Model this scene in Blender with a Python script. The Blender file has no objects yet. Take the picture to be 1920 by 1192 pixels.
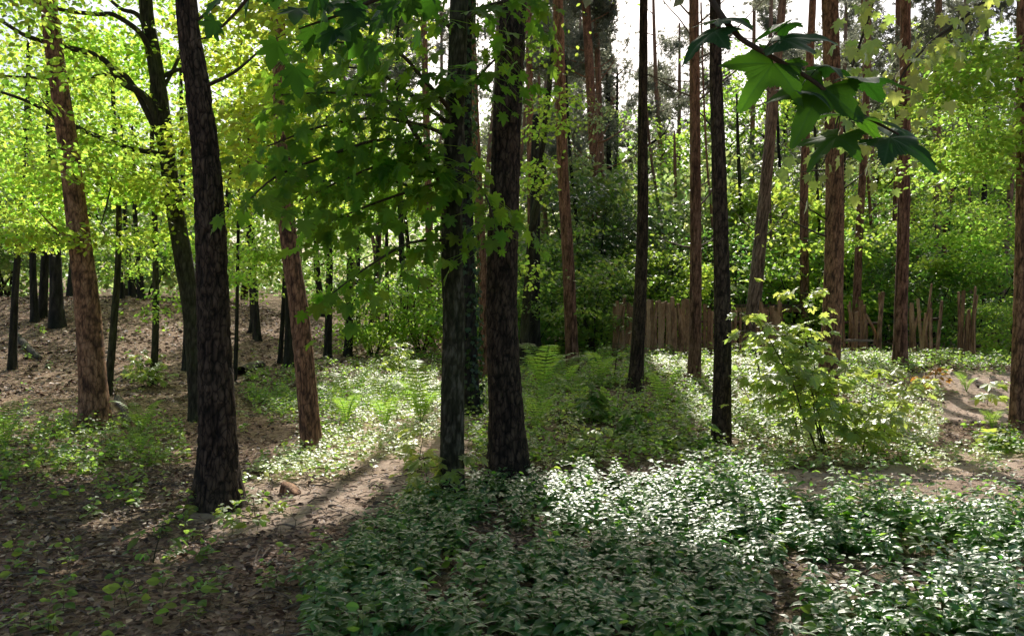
import bpy, math, random
import numpy as np
R = math.radians
rng = np.random.default_rng(7)
random.seed(7)

# ------------------------------------------------------------------ camera model (1920x1192 photograph)
F, CX, CY = 1507.0, 960.0, 596.0
CAMZ, PITCH = 1.62, R(-0.95)
SUN_EL, SUN_AZ = R(41.0), R(4.2)          # azimuth measured to the right of the view axis (+Y)
SUN = np.array([math.sin(SUN_AZ)*math.cos(SUN_EL), math.cos(SUN_AZ)*math.cos(SUN_EL), math.sin(SUN_EL)])
D2S = 1920/1398.0

def hash3(i, j, k, seed=0):
    i = i.astype(np.int64); j = j.astype(np.int64); k = k.astype(np.int64)
    n = (i*374761393 + j*668265263 + k*1274126177 + seed*974711) & 0xffffffff
    n = ((n ^ (n >> 13))*1103515245) & 0xffffffff
    n = ((n ^ (n >> 16))*2654435761) & 0xffffffff
    return ((n ^ (n >> 15)) & 0xffffff)/float(0xffffff)

def vnoise(x, y, z=None, seed=0):
    x = np.asarray(x, float); y = np.asarray(y, float)
    z = np.zeros_like(x) if z is None else np.asarray(z, float)
    xi, yi, zi = np.floor(x), np.floor(y), np.floor(z)
    fx, fy, fz = x-xi, y-yi, z-zi
    fx, fy, fz = fx*fx*(3-2*fx), fy*fy*(3-2*fy), fz*fz*(3-2*fz)
    r = 0
    for a in (0, 1):
        for b in (0, 1):
            for c in (0, 1):
                w = (fx if a else 1-fx)*(fy if b else 1-fy)*(fz if c else 1-fz)
                r = r + w*hash3(xi+a, yi+b, zi+c, seed)
    return r

def fbm(x, y, z=None, oct=3, seed=0):
    r, a, s = 0, 0.5, 0
    for o in range(oct):
        r = r + a*vnoise(np.asarray(x)*2**o, np.asarray(y)*2**o, None if z is None else np.asarray(z)*2**o, seed+o*17)
        s += a; a *= 0.5
    return r/s

def sstep(a, b, t):
    t = np.clip((np.asarray(t, float)-a)/(b-a), 0, 1)
    return t*t*(3-2*t)

def hgt(x, y):
    x = np.asarray(x, float); y = np.asarray(y, float)
    bank = 1.85*sstep(13.5, 25.5, y+0.12*x)*sstep(3.5, 12.5, -x)
    back = 0.5*sstep(20, 33, y)*sstep(-9, -3, x)*sstep(-1.0, 1.5, -x+0.0*y)
    plat = 0.34*sstep(11.5, 15.5, y)*sstep(-0.5, 3.5, x)
    mound = 0.22*np.exp(-((x-7.4)/2.6)**2-((y-15.0)/2.2)**2)
    dip = -0.16*np.exp(-((x+4.6)/1.7)**2-((y-12.0)/4.5)**2)
    far = 1.5*sstep(38, 80, y)
    n = 0.10*(fbm(x*0.45+31, y*0.45+7, oct=3, seed=3)-0.5)+0.035*(fbm(x*2.1, y*2.1, oct=2, seed=9)-0.5)
    return bank+back+plat+mound+dip+far+n

def ray(px, py):
    cx, cz = (px-CX)/F, -(py-CY)/F
    c, s = math.cos(PITCH), math.sin(PITCH)
    return np.array([cx, c-s*cz, s+c*cz])

def at(px, py, Y):
    d = ray(px, py)
    return np.array([0, 0, CAMZ])+d*(Y/d[1])

def project(P):
    P = np.asarray(P, float)
    x, y, z = P[..., 0], P[..., 1], P[..., 2]-CAMZ
    c, s = math.cos(PITCH), math.sin(PITCH)
    f = c*y+s*z
    u = -s*y+c*z
    f = np.where(f < 0.05, 0.05, f)
    return CX+F*x/f, CY-F*u/f, f

def ground_at(px, py, lo=2.5, hi=60):
    Y = lo
    while Y < hi:
        p = at(px, py, Y)
        if p[2] <= hgt(p[0], p[1]):
            return p
        Y += 0.02
    return at(px, py, hi)

def inpoly(x, y, poly):
    n = len(poly); ins = np.zeros(np.shape(x), bool)
    for i in range(n):
        x1, y1 = poly[i]; x2, y2 = poly[(i+1) % n]
        c = ((y1 > y) != (y2 > y)) & (x < (x2-x1)*(y-y1)/((y2-y1) if y2 != y1 else 1e-9)+x1)
        ins ^= c
    return ins

def gdisp(x, y, jit=10, seed=5):
    """ground point -> position in the 1398 wide picture, edges broken up by noise"""
    px, py, _ = project(np.stack([x, y, hgt(x, y)], -1))
    dx, dy = px/D2S, py/D2S
    j = jit
    return dx+j*3*(fbm(x*1.3, y*1.3, oct=3, seed=seed)-0.5), dy+j*1.6*(fbm(x*1.3+9, y*1.3+4, oct=3, seed=seed+1)-0.5)

# sunny clearings on the forest floor (gaps in the canopy)
LIT = [
    [(690, 664), (800, 645), (980, 630), (1120, 660), (1240, 680), (1460, 715), (1460, 920), (1070, 920), (1000, 805), (890, 775), (780, 745), (712, 718)],
    [(860, 470), (985, 470), (1240, 470), (1290, 560), (1270, 640), (1190, 655), (1000, 650), (930, 560), (905, 520)],
    [(990, 600), (1120, 630), (1440, 605), (1440, 705), (1180, 690), (1020, 650)],
    [(315, 672), (400, 612), (470, 585), (520, 545), (610, 520), (625, 575), (560, 628), (470, 655), (400, 675)],
    [(90, 716), (250, 680), (320, 664), (400, 652), (540, 630), (660, 630), (590, 682), (440, 722), (330, 712), (190, 734)],
    [(1180, 520), (1270, 505), (1398, 530), (1398, 570), (1300, 560), (1250, 580)],
    [(430, 500), (560, 495), (600, 520), (500, 545), (440, 530)],
    [(140, 748), (260, 726), (295, 745), (200, 780)], [(50, 772), (120, 752), (145, 775), (80, 800)], [(320, 762), (395, 742), (410, 765), (345, 790)],
    [(490, 692), (560, 668), (580, 690), (515, 716)], [(-40, 585), (60, 566), (75, 592), (-40, 606)], [(60, 640), (130, 630), (150, 650), (70, 660)],
]
def lit_mask(x, y):
    dx, dy = gdisp(x, y, 9, 41)
    m = np.zeros(np.shape(x), bool)
    for p in LIT:
        m |= inpoly(dx, dy, p)
    return m

def shadow_xy(P):
    k = np.maximum(P[:, 2]-0.1, 0)/SUN[2]
    return P[:, 0]-SUN[0]*k, P[:, 1]-SUN[1]*k

def cull(P, keep=0.02):
    """leaf positions that leave the clearings in the sun (nearby foliage and whatever is low stays)"""
    gx, gy = shadow_xy(P)
    m = lit_mask(gx, gy) & (P[:, 2] > 1.9) & (gy > 2.6)
    return ~m | (rng.random(len(P)) < keep)

# ------------------------------------------------------------------ materials
def new_mat(name):
    m = bpy.data.materials.new(name); m.use_nodes = True
    nt = m.node_tree; nt.nodes.clear()
    return m, nt, nt.nodes, nt.links
def N(nt, t, **kw):
    n = nt.nodes.new(t)
    for k, v in kw.items():
        if k in n.inputs.keys(): n.inputs[k].default_value = v
        else: setattr(n, k, v)
    return n
def ramp(nt, src, stops):
    r = nt.nodes.new('ShaderNodeValToRGB')
    el = r.color_ramp.elements
    while len(el) > 1: el.remove(el[0])
    el[0].position = stops[0][0]; el[0].color = (*stops[0][1], 1)
    for p, c in stops[1:]:
        e = el.new(p); e.color = (*c, 1)
    nt.links.new(src, r.inputs[0])
    return r.outputs[0]

def leaf_mat(name, col, tcol, trans=0.5, rough=0.4, ior=1.4, hue=0.05, val=0.5, gloss=1.0, spots=False):
    m, nt, nd, L = new_mat(name)
    geo = N(nt, 'ShaderNodeNewGeometry'); oi = N(nt, 'ShaderNodeObjectInfo')
    a = N(nt, 'ShaderNodeMath', operation='MULTIPLY_ADD'); L.new(geo.outputs['Random Per Island'], a.inputs[0]); a.inputs[1].default_value = hue; a.inputs[2].default_value = 0.5-hue*0.5
    h = N(nt, 'ShaderNodeMath', operation='MULTIPLY_ADD'); L.new(oi.outputs['Random'], h.inputs[0]); h.inputs[1].default_value = hue*0.5; L.new(a.outputs[0], h.inputs[2])
    w = N(nt, 'ShaderNodeTexWhiteNoise', noise_dimensions='1D'); L.new(geo.outputs['Random Per Island'], w.inputs['W'])
    v = N(nt, 'ShaderNodeMath', operation='MULTIPLY_ADD'); L.new(w.outputs['Value'], v.inputs[0]); v.inputs[1].default_value = val; v.inputs[2].default_value = 1-val*0.5
    outs = []
    for c in (col, tcol):
        hs = N(nt, 'ShaderNodeHueSaturation', Color=(*c, 1)); L.new(h.outputs[0], hs.inputs['Hue']); L.new(v.outputs[0], hs.inputs['Value'])
        outs.append(hs.outputs[0])
    d = N(nt, 'ShaderNodeBsdfDiffuse'); L.new(outs[0], d.inputs['Color'])
    t = N(nt, 'ShaderNodeBsdfTranslucent'); L.new(outs[1], t.inputs['Color'])
    mx = N(nt, 'ShaderNodeMixShader', Fac=trans); L.new(d.outputs[0], mx.inputs[1]); L.new(t.outputs[0], mx.inputs[2])
    f0 = ((ior-1)/(ior+1))**2                      # Schlick, the same on both faces of the blade
    dp = N(nt, 'ShaderNodeVectorMath', operation='DOT_PRODUCT'); L.new(geo.outputs['Normal'], dp.inputs[0]); L.new(geo.outputs['Incoming'], dp.inputs[1])
    ab = N(nt, 'ShaderNodeMath', operation='ABSOLUTE'); L.new(dp.outputs['Value'], ab.inputs[0])
    om = N(nt, 'ShaderNodeMath', operation='SUBTRACT', use_clamp=True); om.inputs[0].default_value = 1.0; L.new(ab.outputs[0], om.inputs[1])
    pw = N(nt, 'ShaderNodeMath', operation='POWER'); L.new(om.outputs[0], pw.inputs[0]); pw.inputs[1].default_value = 4.0
    fm = N(nt, 'ShaderNodeMath', operation='MULTIPLY_ADD', use_clamp=True); L.new(pw.outputs[0], fm.inputs[0]); fm.inputs[1].default_value = (1-f0)*0.6*gloss; fm.inputs[2].default_value = f0*gloss
    g = N(nt, 'ShaderNodeBsdfGlossy', Roughness=rough, Color=(1.0, 1.0, 0.94, 1))
    m2 = N(nt, 'ShaderNodeMixShader'); L.new(fm.outputs[0], m2.inputs[0]); L.new(mx.outputs[0], m2.inputs[1]); L.new(g.outputs[0], m2.inputs[2])
    o = N(nt, 'ShaderNodeOutputMaterial'); L.new(m2.outputs[0], o.inputs[0])
    return m

def bark_mat(name, dark, mid, light, top=None, zlo=3.0, zhi=8.0, moss=None, mossamt=0.0, rough=0.85, crack=0.25):
    m, nt, nd, L = new_mat(name)
    at_ = N(nt, 'ShaderNodeAttribute', attribute_name='bark')
    tc = N(nt, 'ShaderNodeTexCoord')
    mp = N(nt, 'ShaderNodeMapping'); mp.inputs['Scale'].default_value = (22, 22, 7); L.new(tc.outputs['Object'], mp.inputs[0])
    n1 = N(nt, 'ShaderNodeTexNoise', Scale=1.0, Detail=6.0, Roughness=0.7); L.new(mp.outputs[0], n1.inputs['Vector'])
    n2 = N(nt, 'ShaderNodeTexNoise', Scale=2.2, Detail=4.0); L.new(tc.outputs['Object'], n2.inputs['Vector'])
    ad = N(nt, 'ShaderNodeMath', operation='MULTIPLY_ADD'); L.new(n1.outputs[0], ad.inputs[0]); ad.inputs[1].default_value = 0.9; ad.inputs[2].default_value = -0.45
    ad2 = N(nt, 'ShaderNodeMath', operation='ADD'); L.new(ad.outputs[0], ad2.inputs[0]); L.new(at_.outputs['Fac'], ad2.inputs[1])
    c = ramp(nt, ad2.outputs[0], [(0.12, dark), (0.5, mid), (0.95, light)])
    if top is not None:
        c2 = ramp(nt, ad2.outputs[0], [(0.12, tuple(0.45*x for x in top)), (0.5, top), (0.95, tuple(1.35*x for x in top))])
        sp = N(nt, 'ShaderNodeSeparateXYZ'); L.new(tc.outputs['Object'], sp.inputs[0])
        mr = N(nt, 'ShaderNodeMapRange'); L.new(sp.outputs[2], mr.inputs[0]); mr.inputs[1].default_value = zlo; mr.inputs[2].default_value = zhi
        mx = N(nt, 'ShaderNodeMixRGB'); L.new(mr.outputs[0], mx.inputs[0]); L.new(c, mx.inputs[1]); L.new(c2, mx.inputs[2]); c = mx.outputs[0]
    if moss is not None:
        r = ramp(nt, n2.outputs[0], [(0.45-0.2*mossamt, (0, 0, 0)), (0.75, (mossamt,)*3)])
        mx = N(nt, 'ShaderNodeMixRGB'); L.new(r, mx.inputs[0]); L.new(c, mx.inputs[1]); mx.inputs[2].default_value = (*moss, 1); c = mx.outputs[0]
    hs = N(nt, 'ShaderNodeHueSaturation'); L.new(c, hs.inputs['Color'])
    vv = N(nt, 'ShaderNodeMath', operation='MULTIPLY_ADD'); L.new(n2.outputs[0], vv.inputs[0]); vv.inputs[1].default_value = 0.7; vv.inputs[2].default_value = 0.65; L.new(vv.outputs[0], hs.inputs['Value'])
    wn = N(nt, 'ShaderNodeTexNoise', Scale=9.0, Detail=3.0); L.new(tc.outputs['Object'], wn.inputs['Vector'])
    wv = N(nt, 'ShaderNodeVectorMath', operation='SCALE'); L.new(wn.outputs['Color'], wv.inputs[0]); wv.inputs['Scale'].default_value = 0.05
    wa = N(nt, 'ShaderNodeVectorMath', operation='ADD'); L.new(wv.outputs[0], wa.inputs[0]); L.new(tc.outputs['Object'], wa.inputs[1])
    vm = N(nt, 'ShaderNodeMapping'); vm.inputs['Scale'].default_value = (30, 30, 9); L.new(wa.outputs[0], vm.inputs[0])
    vo = N(nt, 'ShaderNodeTexVoronoi', feature='DISTANCE_TO_EDGE', Scale=1.0); L.new(vm.outputs[0], vo.inputs['Vector'])
    cr = ramp(nt, vo.outputs['Distance'], [(0.0, (1-crack,)*3), (0.10, (0.9,)*3), (0.35, (1.08,)*3)])
    cm = N(nt, 'ShaderNodeMixRGB', blend_type='MULTIPLY'); cm.inputs[0].default_value = 1.0; L.new(hs.outputs[0], cm.inputs[1]); L.new(cr, cm.inputs[2]); hs = cm
    bh = N(nt, 'ShaderNodeMath', operation='MULTIPLY_ADD'); L.new(cr, bh.inputs[0]); bh.inputs[1].default_value = 0.7*crack; L.new(n1.outputs[0], bh.inputs[2])
    b = N(nt, 'ShaderNodeBump', Strength=0.8, Distance=0.014); L.new(bh.outputs[0], b.inputs['Height'])
    p = N(nt, 'ShaderNodeBsdfPrincipled', Roughness=rough); L.new(hs.outputs[0], p.inputs['Base Color']); L.new(b.outputs[0], p.inputs['Normal'])
    p.inputs['Specular IOR Level'].default_value = 0.25
    o = N(nt, 'ShaderNodeOutputMaterial'); L.new(p.outputs[0], o.inputs[0])
    return m

M = {}
M['pine_bark'] = bark_mat('pine_bark', (0.02, 0.013, 0.009), (0.08, 0.052, 0.034), (0.18, 0.125, 0.088), moss=(0.05, 0.055, 0.025), mossamt=0.25, crack=0.75)
M['brown_bark'] = bark_mat('brown_bark', (0.11, 0.06, 0.038), (0.36, 0.19, 0.105), (0.54, 0.33, 0.20), top=(0.42, 0.22, 0.12), zlo=4, zhi=9, crack=0.6)
M['red_bark'] = bark_mat('red_bark', (0.07, 0.035, 0.022), (0.27, 0.14, 0.09), (0.44, 0.27, 0.19), top=(0.48, 0.25, 0.155), zlo=2.5, zhi=8, crack=0.5)
M['pale_bark'] = bark_mat('pale_bark', (0.07, 0.05, 0.036), (0.25, 0.175, 0.13), (0.45, 0.35, 0.28), top=(0.42, 0.25, 0.17), zlo=3, zhi=8)
M['smooth_bark'] = bark_mat('smooth_bark', (0.018, 0.016, 0.009), (0.06, 0.052, 0.03), (0.24, 0.22, 0.165), moss=(0.04, 0.055, 0.014), mossamt=0.5, crack=0.45)
M['oak_bark'] = bark_mat('oak_bark', (0.018, 0.015, 0.01), (0.06, 0.052, 0.034), (0.14, 0.125, 0.085), moss=(0.05, 0.07, 0.02), mossamt=0.5)
M['dark_bark'] = bark_mat('dark_bark', (0.012, 0.011, 0.01), (0.04, 0.036, 0.03), (0.09, 0.08, 0.065), moss=(0.03, 0.04, 0.015), mossamt=0.3)
M['twig'] = bark_mat('twig', (0.03, 0.022, 0.015), (0.08, 0.06, 0.04), (0.16, 0.12, 0.085))
M['dead_twig'] = bark_mat('dead_twig', (0.08, 0.06, 0.045), (0.2, 0.15, 0.115), (0.36, 0.29, 0.23))
M['stake_wood'] = bark_mat('stake_wood', (0.14, 0.078, 0.044), (0.42, 0.255, 0.15), (0.64, 0.43, 0.28))
M['dark_wood'] = bark_mat('dark_wood', (0.03, 0.02, 0.014), (0.08, 0.054, 0.038), (0.15, 0.11, 0.08))
M['log_wood'] = bark_mat('log_wood', (0.04, 0.03, 0.024), (0.13, 0.1, 0.08), (0.28, 0.23, 0.19), moss=(0.06, 0.085, 0.02), mossamt=0.6)

M['oak_leaf'] = leaf_mat('oak_leaf', (0.10, 0.14, 0.02), (0.84, 1.0, 0.13), 0.66, 0.45, 1.35, hue=0.07, val=0.8, gloss=0.5)
M['lime_leaf'] = leaf_mat('lime_leaf', (0.08, 0.13, 0.022), (0.70, 0.92, 0.12), 0.62, 0.42, 1.4, gloss=0.5)
M['syc_leaf'] = leaf_mat('syc_leaf', (0.03, 0.08, 0.016), (0.46, 0.78, 0.06), 0.54, 0.42, 1.38, hue=0.04, val=0.6, gloss=0.4)
M['shade_leaf'] = leaf_mat('shade_leaf', (0.02, 0.065, 0.018), (0.11, 0.30, 0.02), 0.42, 0.45, 1.36, hue=0.03, gloss=0.4)  # sycamore leaf for the near boughs, shade put into its colour
M['sap_leaf'] = leaf_mat('sap_leaf', (0.17, 0.26, 0.05), (0.88, 1.0, 0.19), 0.58, 0.46, 1.48, hue=0.05, val=0.6, gloss=1.6)
M['holly_leaf'] = leaf_mat('holly_leaf', (0.05, 0.09, 0.03), (0.26, 0.40, 0.09), 0.35, 0.36, 1.5, val=0.7, gloss=1.2)
M['under_leaf'] = leaf_mat('under_leaf', (0.06, 0.115, 0.025), (0.46, 0.68, 0.10), 0.52, 0.4, 1.42, hue=0.06, val=0.6, gloss=0.6)
M['far_leaf'] = leaf_mat('far_leaf', (0.12, 0.16, 0.065), (0.66, 0.80, 0.26), 0.52, 0.4, 1.4, hue=0.07, val=0.8, gloss=0.9)  # colour paled to stand in for haze over distance
M['needle'] = leaf_mat('needle', (0.12, 0.135, 0.10), (0.46, 0.47, 0.32), 0.45, 0.4, 1.4, hue=0.05, val=0.6)  # greyed and lightened, haze on the pines put into the colour
M['herb_leaf'] = leaf_mat('herb_leaf', (0.062, 0.145, 0.028), (0.36, 0.64, 0.06), 0.4, 0.42, 1.5, hue=0.06, val=0.8, gloss=1.8)
M['weed_leaf'] = leaf_mat('weed_leaf', (0.085, 0.15, 0.032), (0.66, 0.92, 0.13), 0.52, 0.48, 1.45, hue=0.06, val=0.8, gloss=0.8)
M['fern_leaf'] = leaf_mat('fern_leaf', (0.13, 0.21, 0.04), (0.62, 0.92, 0.12), 0.52, 0.42, 1.4, hue=0.03, val=0.3, gloss=0.6)
M['rust_leaf'] = leaf_mat('rust_leaf', (0.40, 0.17, 0.02), (0.95, 0.5, 0.07), 0.5, 0.45, 1.4, hue=0.05)
M['ivy_leaf'] = leaf_mat('ivy_leaf', (0.025, 0.06, 0.018), (0.10, 0.22, 0.03), 0.3, 0.32, 1.5, hue=0.04)
M['stem'] = bark_mat('stem', (0.03, 0.03, 0.012), (0.075, 0.075, 0.03), (0.13, 0.13, 0.05))

def litter_leaf_mat():
    m, nt, nd, L = new_mat('dead_leaf')
    geo = N(nt, 'ShaderNodeNewGeometry')
    c = ramp(nt, geo.outputs['Random Per Island'], [(0.0, (0.03, 0.016, 0.01)), (0.4, (0.11, 0.055, 0.03)), (0.7, (0.24, 0.132, 0.078)), (0.9, (0.44, 0.29, 0.185)), (1.0, (0.62, 0.47, 0.33))])
    p = N(nt, 'ShaderNodeBsdfPrincipled', Roughness=0.6); L.new(c, p.inputs['Base Color'])
    o = N(nt, 'ShaderNodeOutputMaterial'); L.new(p.outputs[0], o.inputs[0])
    return m
M['dead_leaf'] = litter_leaf_mat()

def ground_mat():
    m, nt, nd, L = new_mat('forest_floor')
    tc = N(nt, 'ShaderNodeTexCoord')
    vo = N(nt, 'ShaderNodeTexVoronoi', Scale=26.0); L.new(tc.outputs['Object'], vo.inputs['Vector'])
    n1 = N(nt, 'ShaderNodeTexNoise', Scale=9.0, Detail=8.0, Roughness=0.75); L.new(tc.outputs['Object'], n1.inputs['Vector'])
    n2 = N(nt, 'ShaderNodeTexNoise', Scale=0.9, Detail=4.0); L.new(tc.outputs['Object'], n2.inputs['Vector'])
    n3 = N(nt, 'ShaderNodeTexNoise', Scale=70.0, Detail=4.0, Roughness=0.7); L.new(tc.outputs['Object'], n3.inputs['Vector'])
    sepc = N(nt, 'ShaderNodeSeparateColor'); L.new(vo.outputs['Color'], sepc.inputs[0])
    f = N(nt, 'ShaderNodeMath', operation='MULTIPLY_ADD'); L.new(sepc.outputs[0], f.inputs[0]); f.inputs[1].default_value = 0.35; 
    f2 = N(nt, 'ShaderNodeMath', operation='MULTIPLY_ADD'); L.new(n3.outputs[0], f2.inputs[0]); f2.inputs[1].default_value = 0.55
    L.new(n1.outputs[0], f2.inputs[2]); L.new(f2.outputs[0], f.inputs[2])
    c = ramp(nt, f.outputs[0], [(0.48, (0.02, 0.011, 0.007)), (0.70, (0.10, 0.053, 0.031)), (0.86, (0.22, 0.125, 0.08)), (1.0, (0.45, 0.31, 0.22))])
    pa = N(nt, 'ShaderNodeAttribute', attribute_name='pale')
    pc = ramp(nt, n1.outputs[0], [(0.3, (0.42, 0.27, 0.185)), (0.5, (0.68, 0.50, 0.385)), (0.7, (0.82, 0.67, 0.55))])  # pale soil, colour lifted further as if under strong sun
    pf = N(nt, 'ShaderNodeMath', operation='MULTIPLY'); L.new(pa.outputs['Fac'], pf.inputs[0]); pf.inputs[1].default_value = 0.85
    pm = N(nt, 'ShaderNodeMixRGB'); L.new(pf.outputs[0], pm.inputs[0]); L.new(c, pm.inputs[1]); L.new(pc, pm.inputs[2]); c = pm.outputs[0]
    gr = N(nt, 'ShaderNodeAttribute', attribute_name='green')
    ga = N(nt, 'ShaderNodeMath', operation='MULTIPLY_ADD'); L.new(n2.outputs[0], ga.inputs[0]); ga.inputs[1].default_value = 0.9; ga.inputs[2].default_value = -0.45
    gb = N(nt, 'ShaderNodeMath', operation='ADD', use_clamp=True); L.new(ga.outputs[0], gb.inputs[0]); L.new(gr.outputs['Fac'], gb.inputs[1])
    gc = N(nt, 'ShaderNodeMath', operation='MULTIPLY'); L.new(gb.outputs[0], gc.inputs[0]); L.new(n1.outputs[0], gc.inputs[1])
    gcol = ramp(nt, n3.outputs[0], [(0.3, (0.035, 0.045, 0.014)), (0.7, (0.12, 0.145, 0.04))])
    mx = N(nt, 'ShaderNodeMixRGB'); L.new(gc.outputs[0], mx.inputs[0]); L.new(c, mx.inputs[1]); L.new(gcol, mx.inputs[2])
    b = N(nt, 'ShaderNodeBump', Strength=0.9, Distance=0.03); L.new(f.outputs[0], b.inputs['Height'])
    p = N(nt, 'ShaderNodeBsdfPrincipled', Roughness=0.9); L.new(mx.outputs[0], p.inputs['Base Color']); L.new(b.outputs[0], p.inputs['Normal'])
    p.inputs['Specular IOR Level'].default_value = 0.2
    o = N(nt, 'ShaderNodeOutputMaterial'); L.new(p.outputs[0], o.inputs[0])
    return m
M['ground'] = ground_mat()

# ------------------------------------------------------------------ mesh building
col = bpy.context.scene.collection

class MB:
    def __init__(self):
        self.v, self.f, self.n, self.a = [], [], 0, []
    def add(self, v, faces, attr=None):
        v = np.asarray(v, float).reshape(-1, 3)
        for f in (faces if isinstance(faces, list) else [faces]):
            if len(f): self.f.append(np.asarray(f, np.int64)+self.n)
        self.v.append(v); self.n += len(v)
        self.a.append(np.full(len(v), 0.5) if attr is None else np.asarray(attr, float))
    def mesh(self, name, mat, origin=(0, 0, 0), smooth=False, attr='bark'):
        me = bpy.data.meshes.new(name)
        v = np.concatenate(self.v)-np.asarray(origin, float)
        loops = np.concatenate([f.ravel() for f in self.f])
        tot = np.concatenate([np.full(len(f), f.shape[1]) for f in self.f])
        start = np.concatenate([[0], np.cumsum(tot)[:-1]])
        me.vertices.add(len(v)); me.vertices.foreach_set('co', v.ravel().astype(np.float32))
        me.loops.add(len(loops)); me.loops.foreach_set('vertex_index', loops.astype(np.int32))
        me.polygons.add(len(tot)); me.polygons.foreach_set('loop_start', start.astype(np.int32))
        me.polygons.foreach_set('use_smooth', np.full(len(tot), smooth))
        if attr:
            at_ = me.attributes.new(attr, 'FLOAT', 'POINT'); at_.data.foreach_set('value', np.concatenate(self.a).astype(np.float32))
        me.materials.append(mat)
        me.update(calc_edges=True)
        return me

def link(name, me, parent=None, loc=(0, 0, 0), label=None):
    o = bpy.data.objects.new(name, me); col.objects.link(o)
    o.location = tuple(float(c) for c in loc)
    if parent is not None: o.parent = parent
    if label: o['label'] = label
    return o
def tag(o, label, cat, group=None):
    o['label'] = label; o['category'] = cat
    if group: o['group'] = group
    return o
def thing(name, label, cat, loc, group=None):
    o = bpy.data.objects.new(name, None); col.objects.link(o)
    o.location = tuple(float(c) for c in loc); o.empty_display_size = 0.1
    return tag(o, label, cat, group)
def struct(o, kind='structure'):
    o['kind'] = kind
    return o

def unit(v):
    return v/np.maximum(np.linalg.norm(v, axis=-1, keepdims=True), 1e-9)

def resample(P, rad, step):
    P = np.asarray(P, float); rad = np.asarray(rad, float)
    # Catmull-Rom through the points
    n = len(P); out, ro = [], []
    ext = np.vstack([2*P[0]-P[1], P, 2*P[-1]-P[-2]])
    for i in range(n-1):
        p0, p1, p2, p3 = ext[i], ext[i+1], ext[i+2], ext[i+3]
        k = max(2, int(np.linalg.norm(p2-p1)/step))
        t = np.linspace(0, 1, k, endpoint=False)[:, None]
        out.append(0.5*(2*p1+(p2-p0)*t+(2*p0-5*p1+4*p2-p3)*t**2+(3*p1-p0-3*p2+p3)*t**3))
        ro.append(rad[i]+(rad[i+1]-rad[i])*t[:, 0])
    out.append(P[-1:]); ro.append(rad[-1:])
    return np.vstack(out), np.concatenate(ro)

def tube(mb, P, rad, segs=8, step=0.1, rough=0.0, fis=0.0, flare=0.0, seed=0, kind='plate', cap=True, knots=0):
    P, r = resample(P, rad, step)
    n = len(P)
    T = unit(np.gradient(P, axis=0))
    ref = np.array([1.0, 0, 0]) if abs(T[0][0]) < 0.8 else np.array([0, 1.0, 0])
    A = unit(ref-T*(T@ref)[:, None]); B = np.cross(T, A)
    th = np.linspace(0, 2*np.pi, segs, endpoint=False)
    s = np.concatenate([[0], np.cumsum(np.linalg.norm(np.diff(P, axis=0), axis=1))])
    S, TH = np.meshgrid(s, th, indexing='ij')
    Rr = np.repeat(r[:, None], segs, 1)
    bark = np.full_like(S, 0.5)
    if flare:
        lob = 0.55+0.75*vnoise(np.cos(TH)*1.6+seed*3.1+9, np.sin(TH)*1.6+seed*1.7+9, S*0.15, seed=seed)
        Rr = Rr*(1+flare*np.exp(-S/(0.18+0.75*r[0]))*lob)
    if fis:
        rr = max(r[0], 0.03)
        fu = 1/0.034 if kind == 'plate' else 1/0.07
        cu, su = np.cos(TH)*rr*fu, np.sin(TH)*rr*fu
        fz = 1/0.085 if kind == 'plate' else 1/0.12
        wob = 0.6*vnoise(cu*0.7, su*0.7, S*4, seed=seed+5)
        a = vnoise(cu+wob, su+wob, S*fz, seed=seed+1)
        b = vnoise(cu*2.2+3, su*2.2+3, S*fz*2.3, seed=seed+2)
        c = vnoise(cu*0.35, su*0.35, S*1.1, seed=seed+3)
        rid = 1-np.abs(2*a-1)                      # 1 along cracks
        crack = np.clip((rid-0.62)/0.38, 0, 1)
        bark = np.clip(0.60-0.55*crack+0.5*(b-0.5)+0.25*(c-0.5), 0, 1)
        Rr = Rr+fis*(-1.0*crack+0.55*(b-0.5))+fis*1.1*(c-0.5)
    if rough:
        Rr = Rr*(1+rough*(fbm(np.cos(TH)*1.3+seed, np.sin(TH)*1.3, S*1.7, oct=3, seed=seed+8)-0.5)*2)
    for k in range(knots):
        rr2 = np.random.default_rng(seed*91+k); ks, kt = rr2.uniform(0.5, s[-1]), rr2.uniform(0, 6.28)
        d = ((S-ks)/0.09)**2+(np.angle(np.exp(1j*(TH-kt)))*r[0]/0.07)**2
        Rr = Rr+0.03*np.exp(-d)
    V = P[:, None, :]+Rr[..., None]*(np.cos(TH)[..., None]*A[:, None, :]+np.sin(TH)[..., None]*B[:, None, :])
    idx = np.arange(n*segs).reshape(n, segs)
    nx = np.roll(idx, -1, axis=1)
    f = np.stack([idx[:-1], nx[:-1], nx[1:], idx[1:]], -1).reshape(-1, 4)
    V = V.reshape(-1, 3); bk = bark.ravel(); fs = [f]
    if cap:
        V = np.vstack([V, P[-1]+T[-1]*min(r[-1]*0.4, 0.012)])
        bk = np.append(bk, 0.9)
        fs.append(np.stack([idx[-1], nx[-1], np.full(segs, n*segs)], -1))
    mb.add(V, fs, bk)

# ---- leaf templates: y is the tip direction, z is up
LQ = (np.array([[0, 0, 0], [-.30, .48, .07], [0, 1, -.06], [.30, .48, .07]]), [np.array([[0, 3, 2], [0, 2, 1]])])
LO = (np.array([[0, 0, 0], [.24, .22, .05], [.33, .52, .05], [.18, .82, 0.0], [0, 1, -.1], [-.18, .82, 0.0], [-.33, .52, .05], [-.24, .22, .05], [0, .5, 0.0]]),
      [np.array([[0, 1, 2, 8], [8, 2, 3, 4], [0, 8, 6, 7], [8, 4, 5, 6]])])
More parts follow.
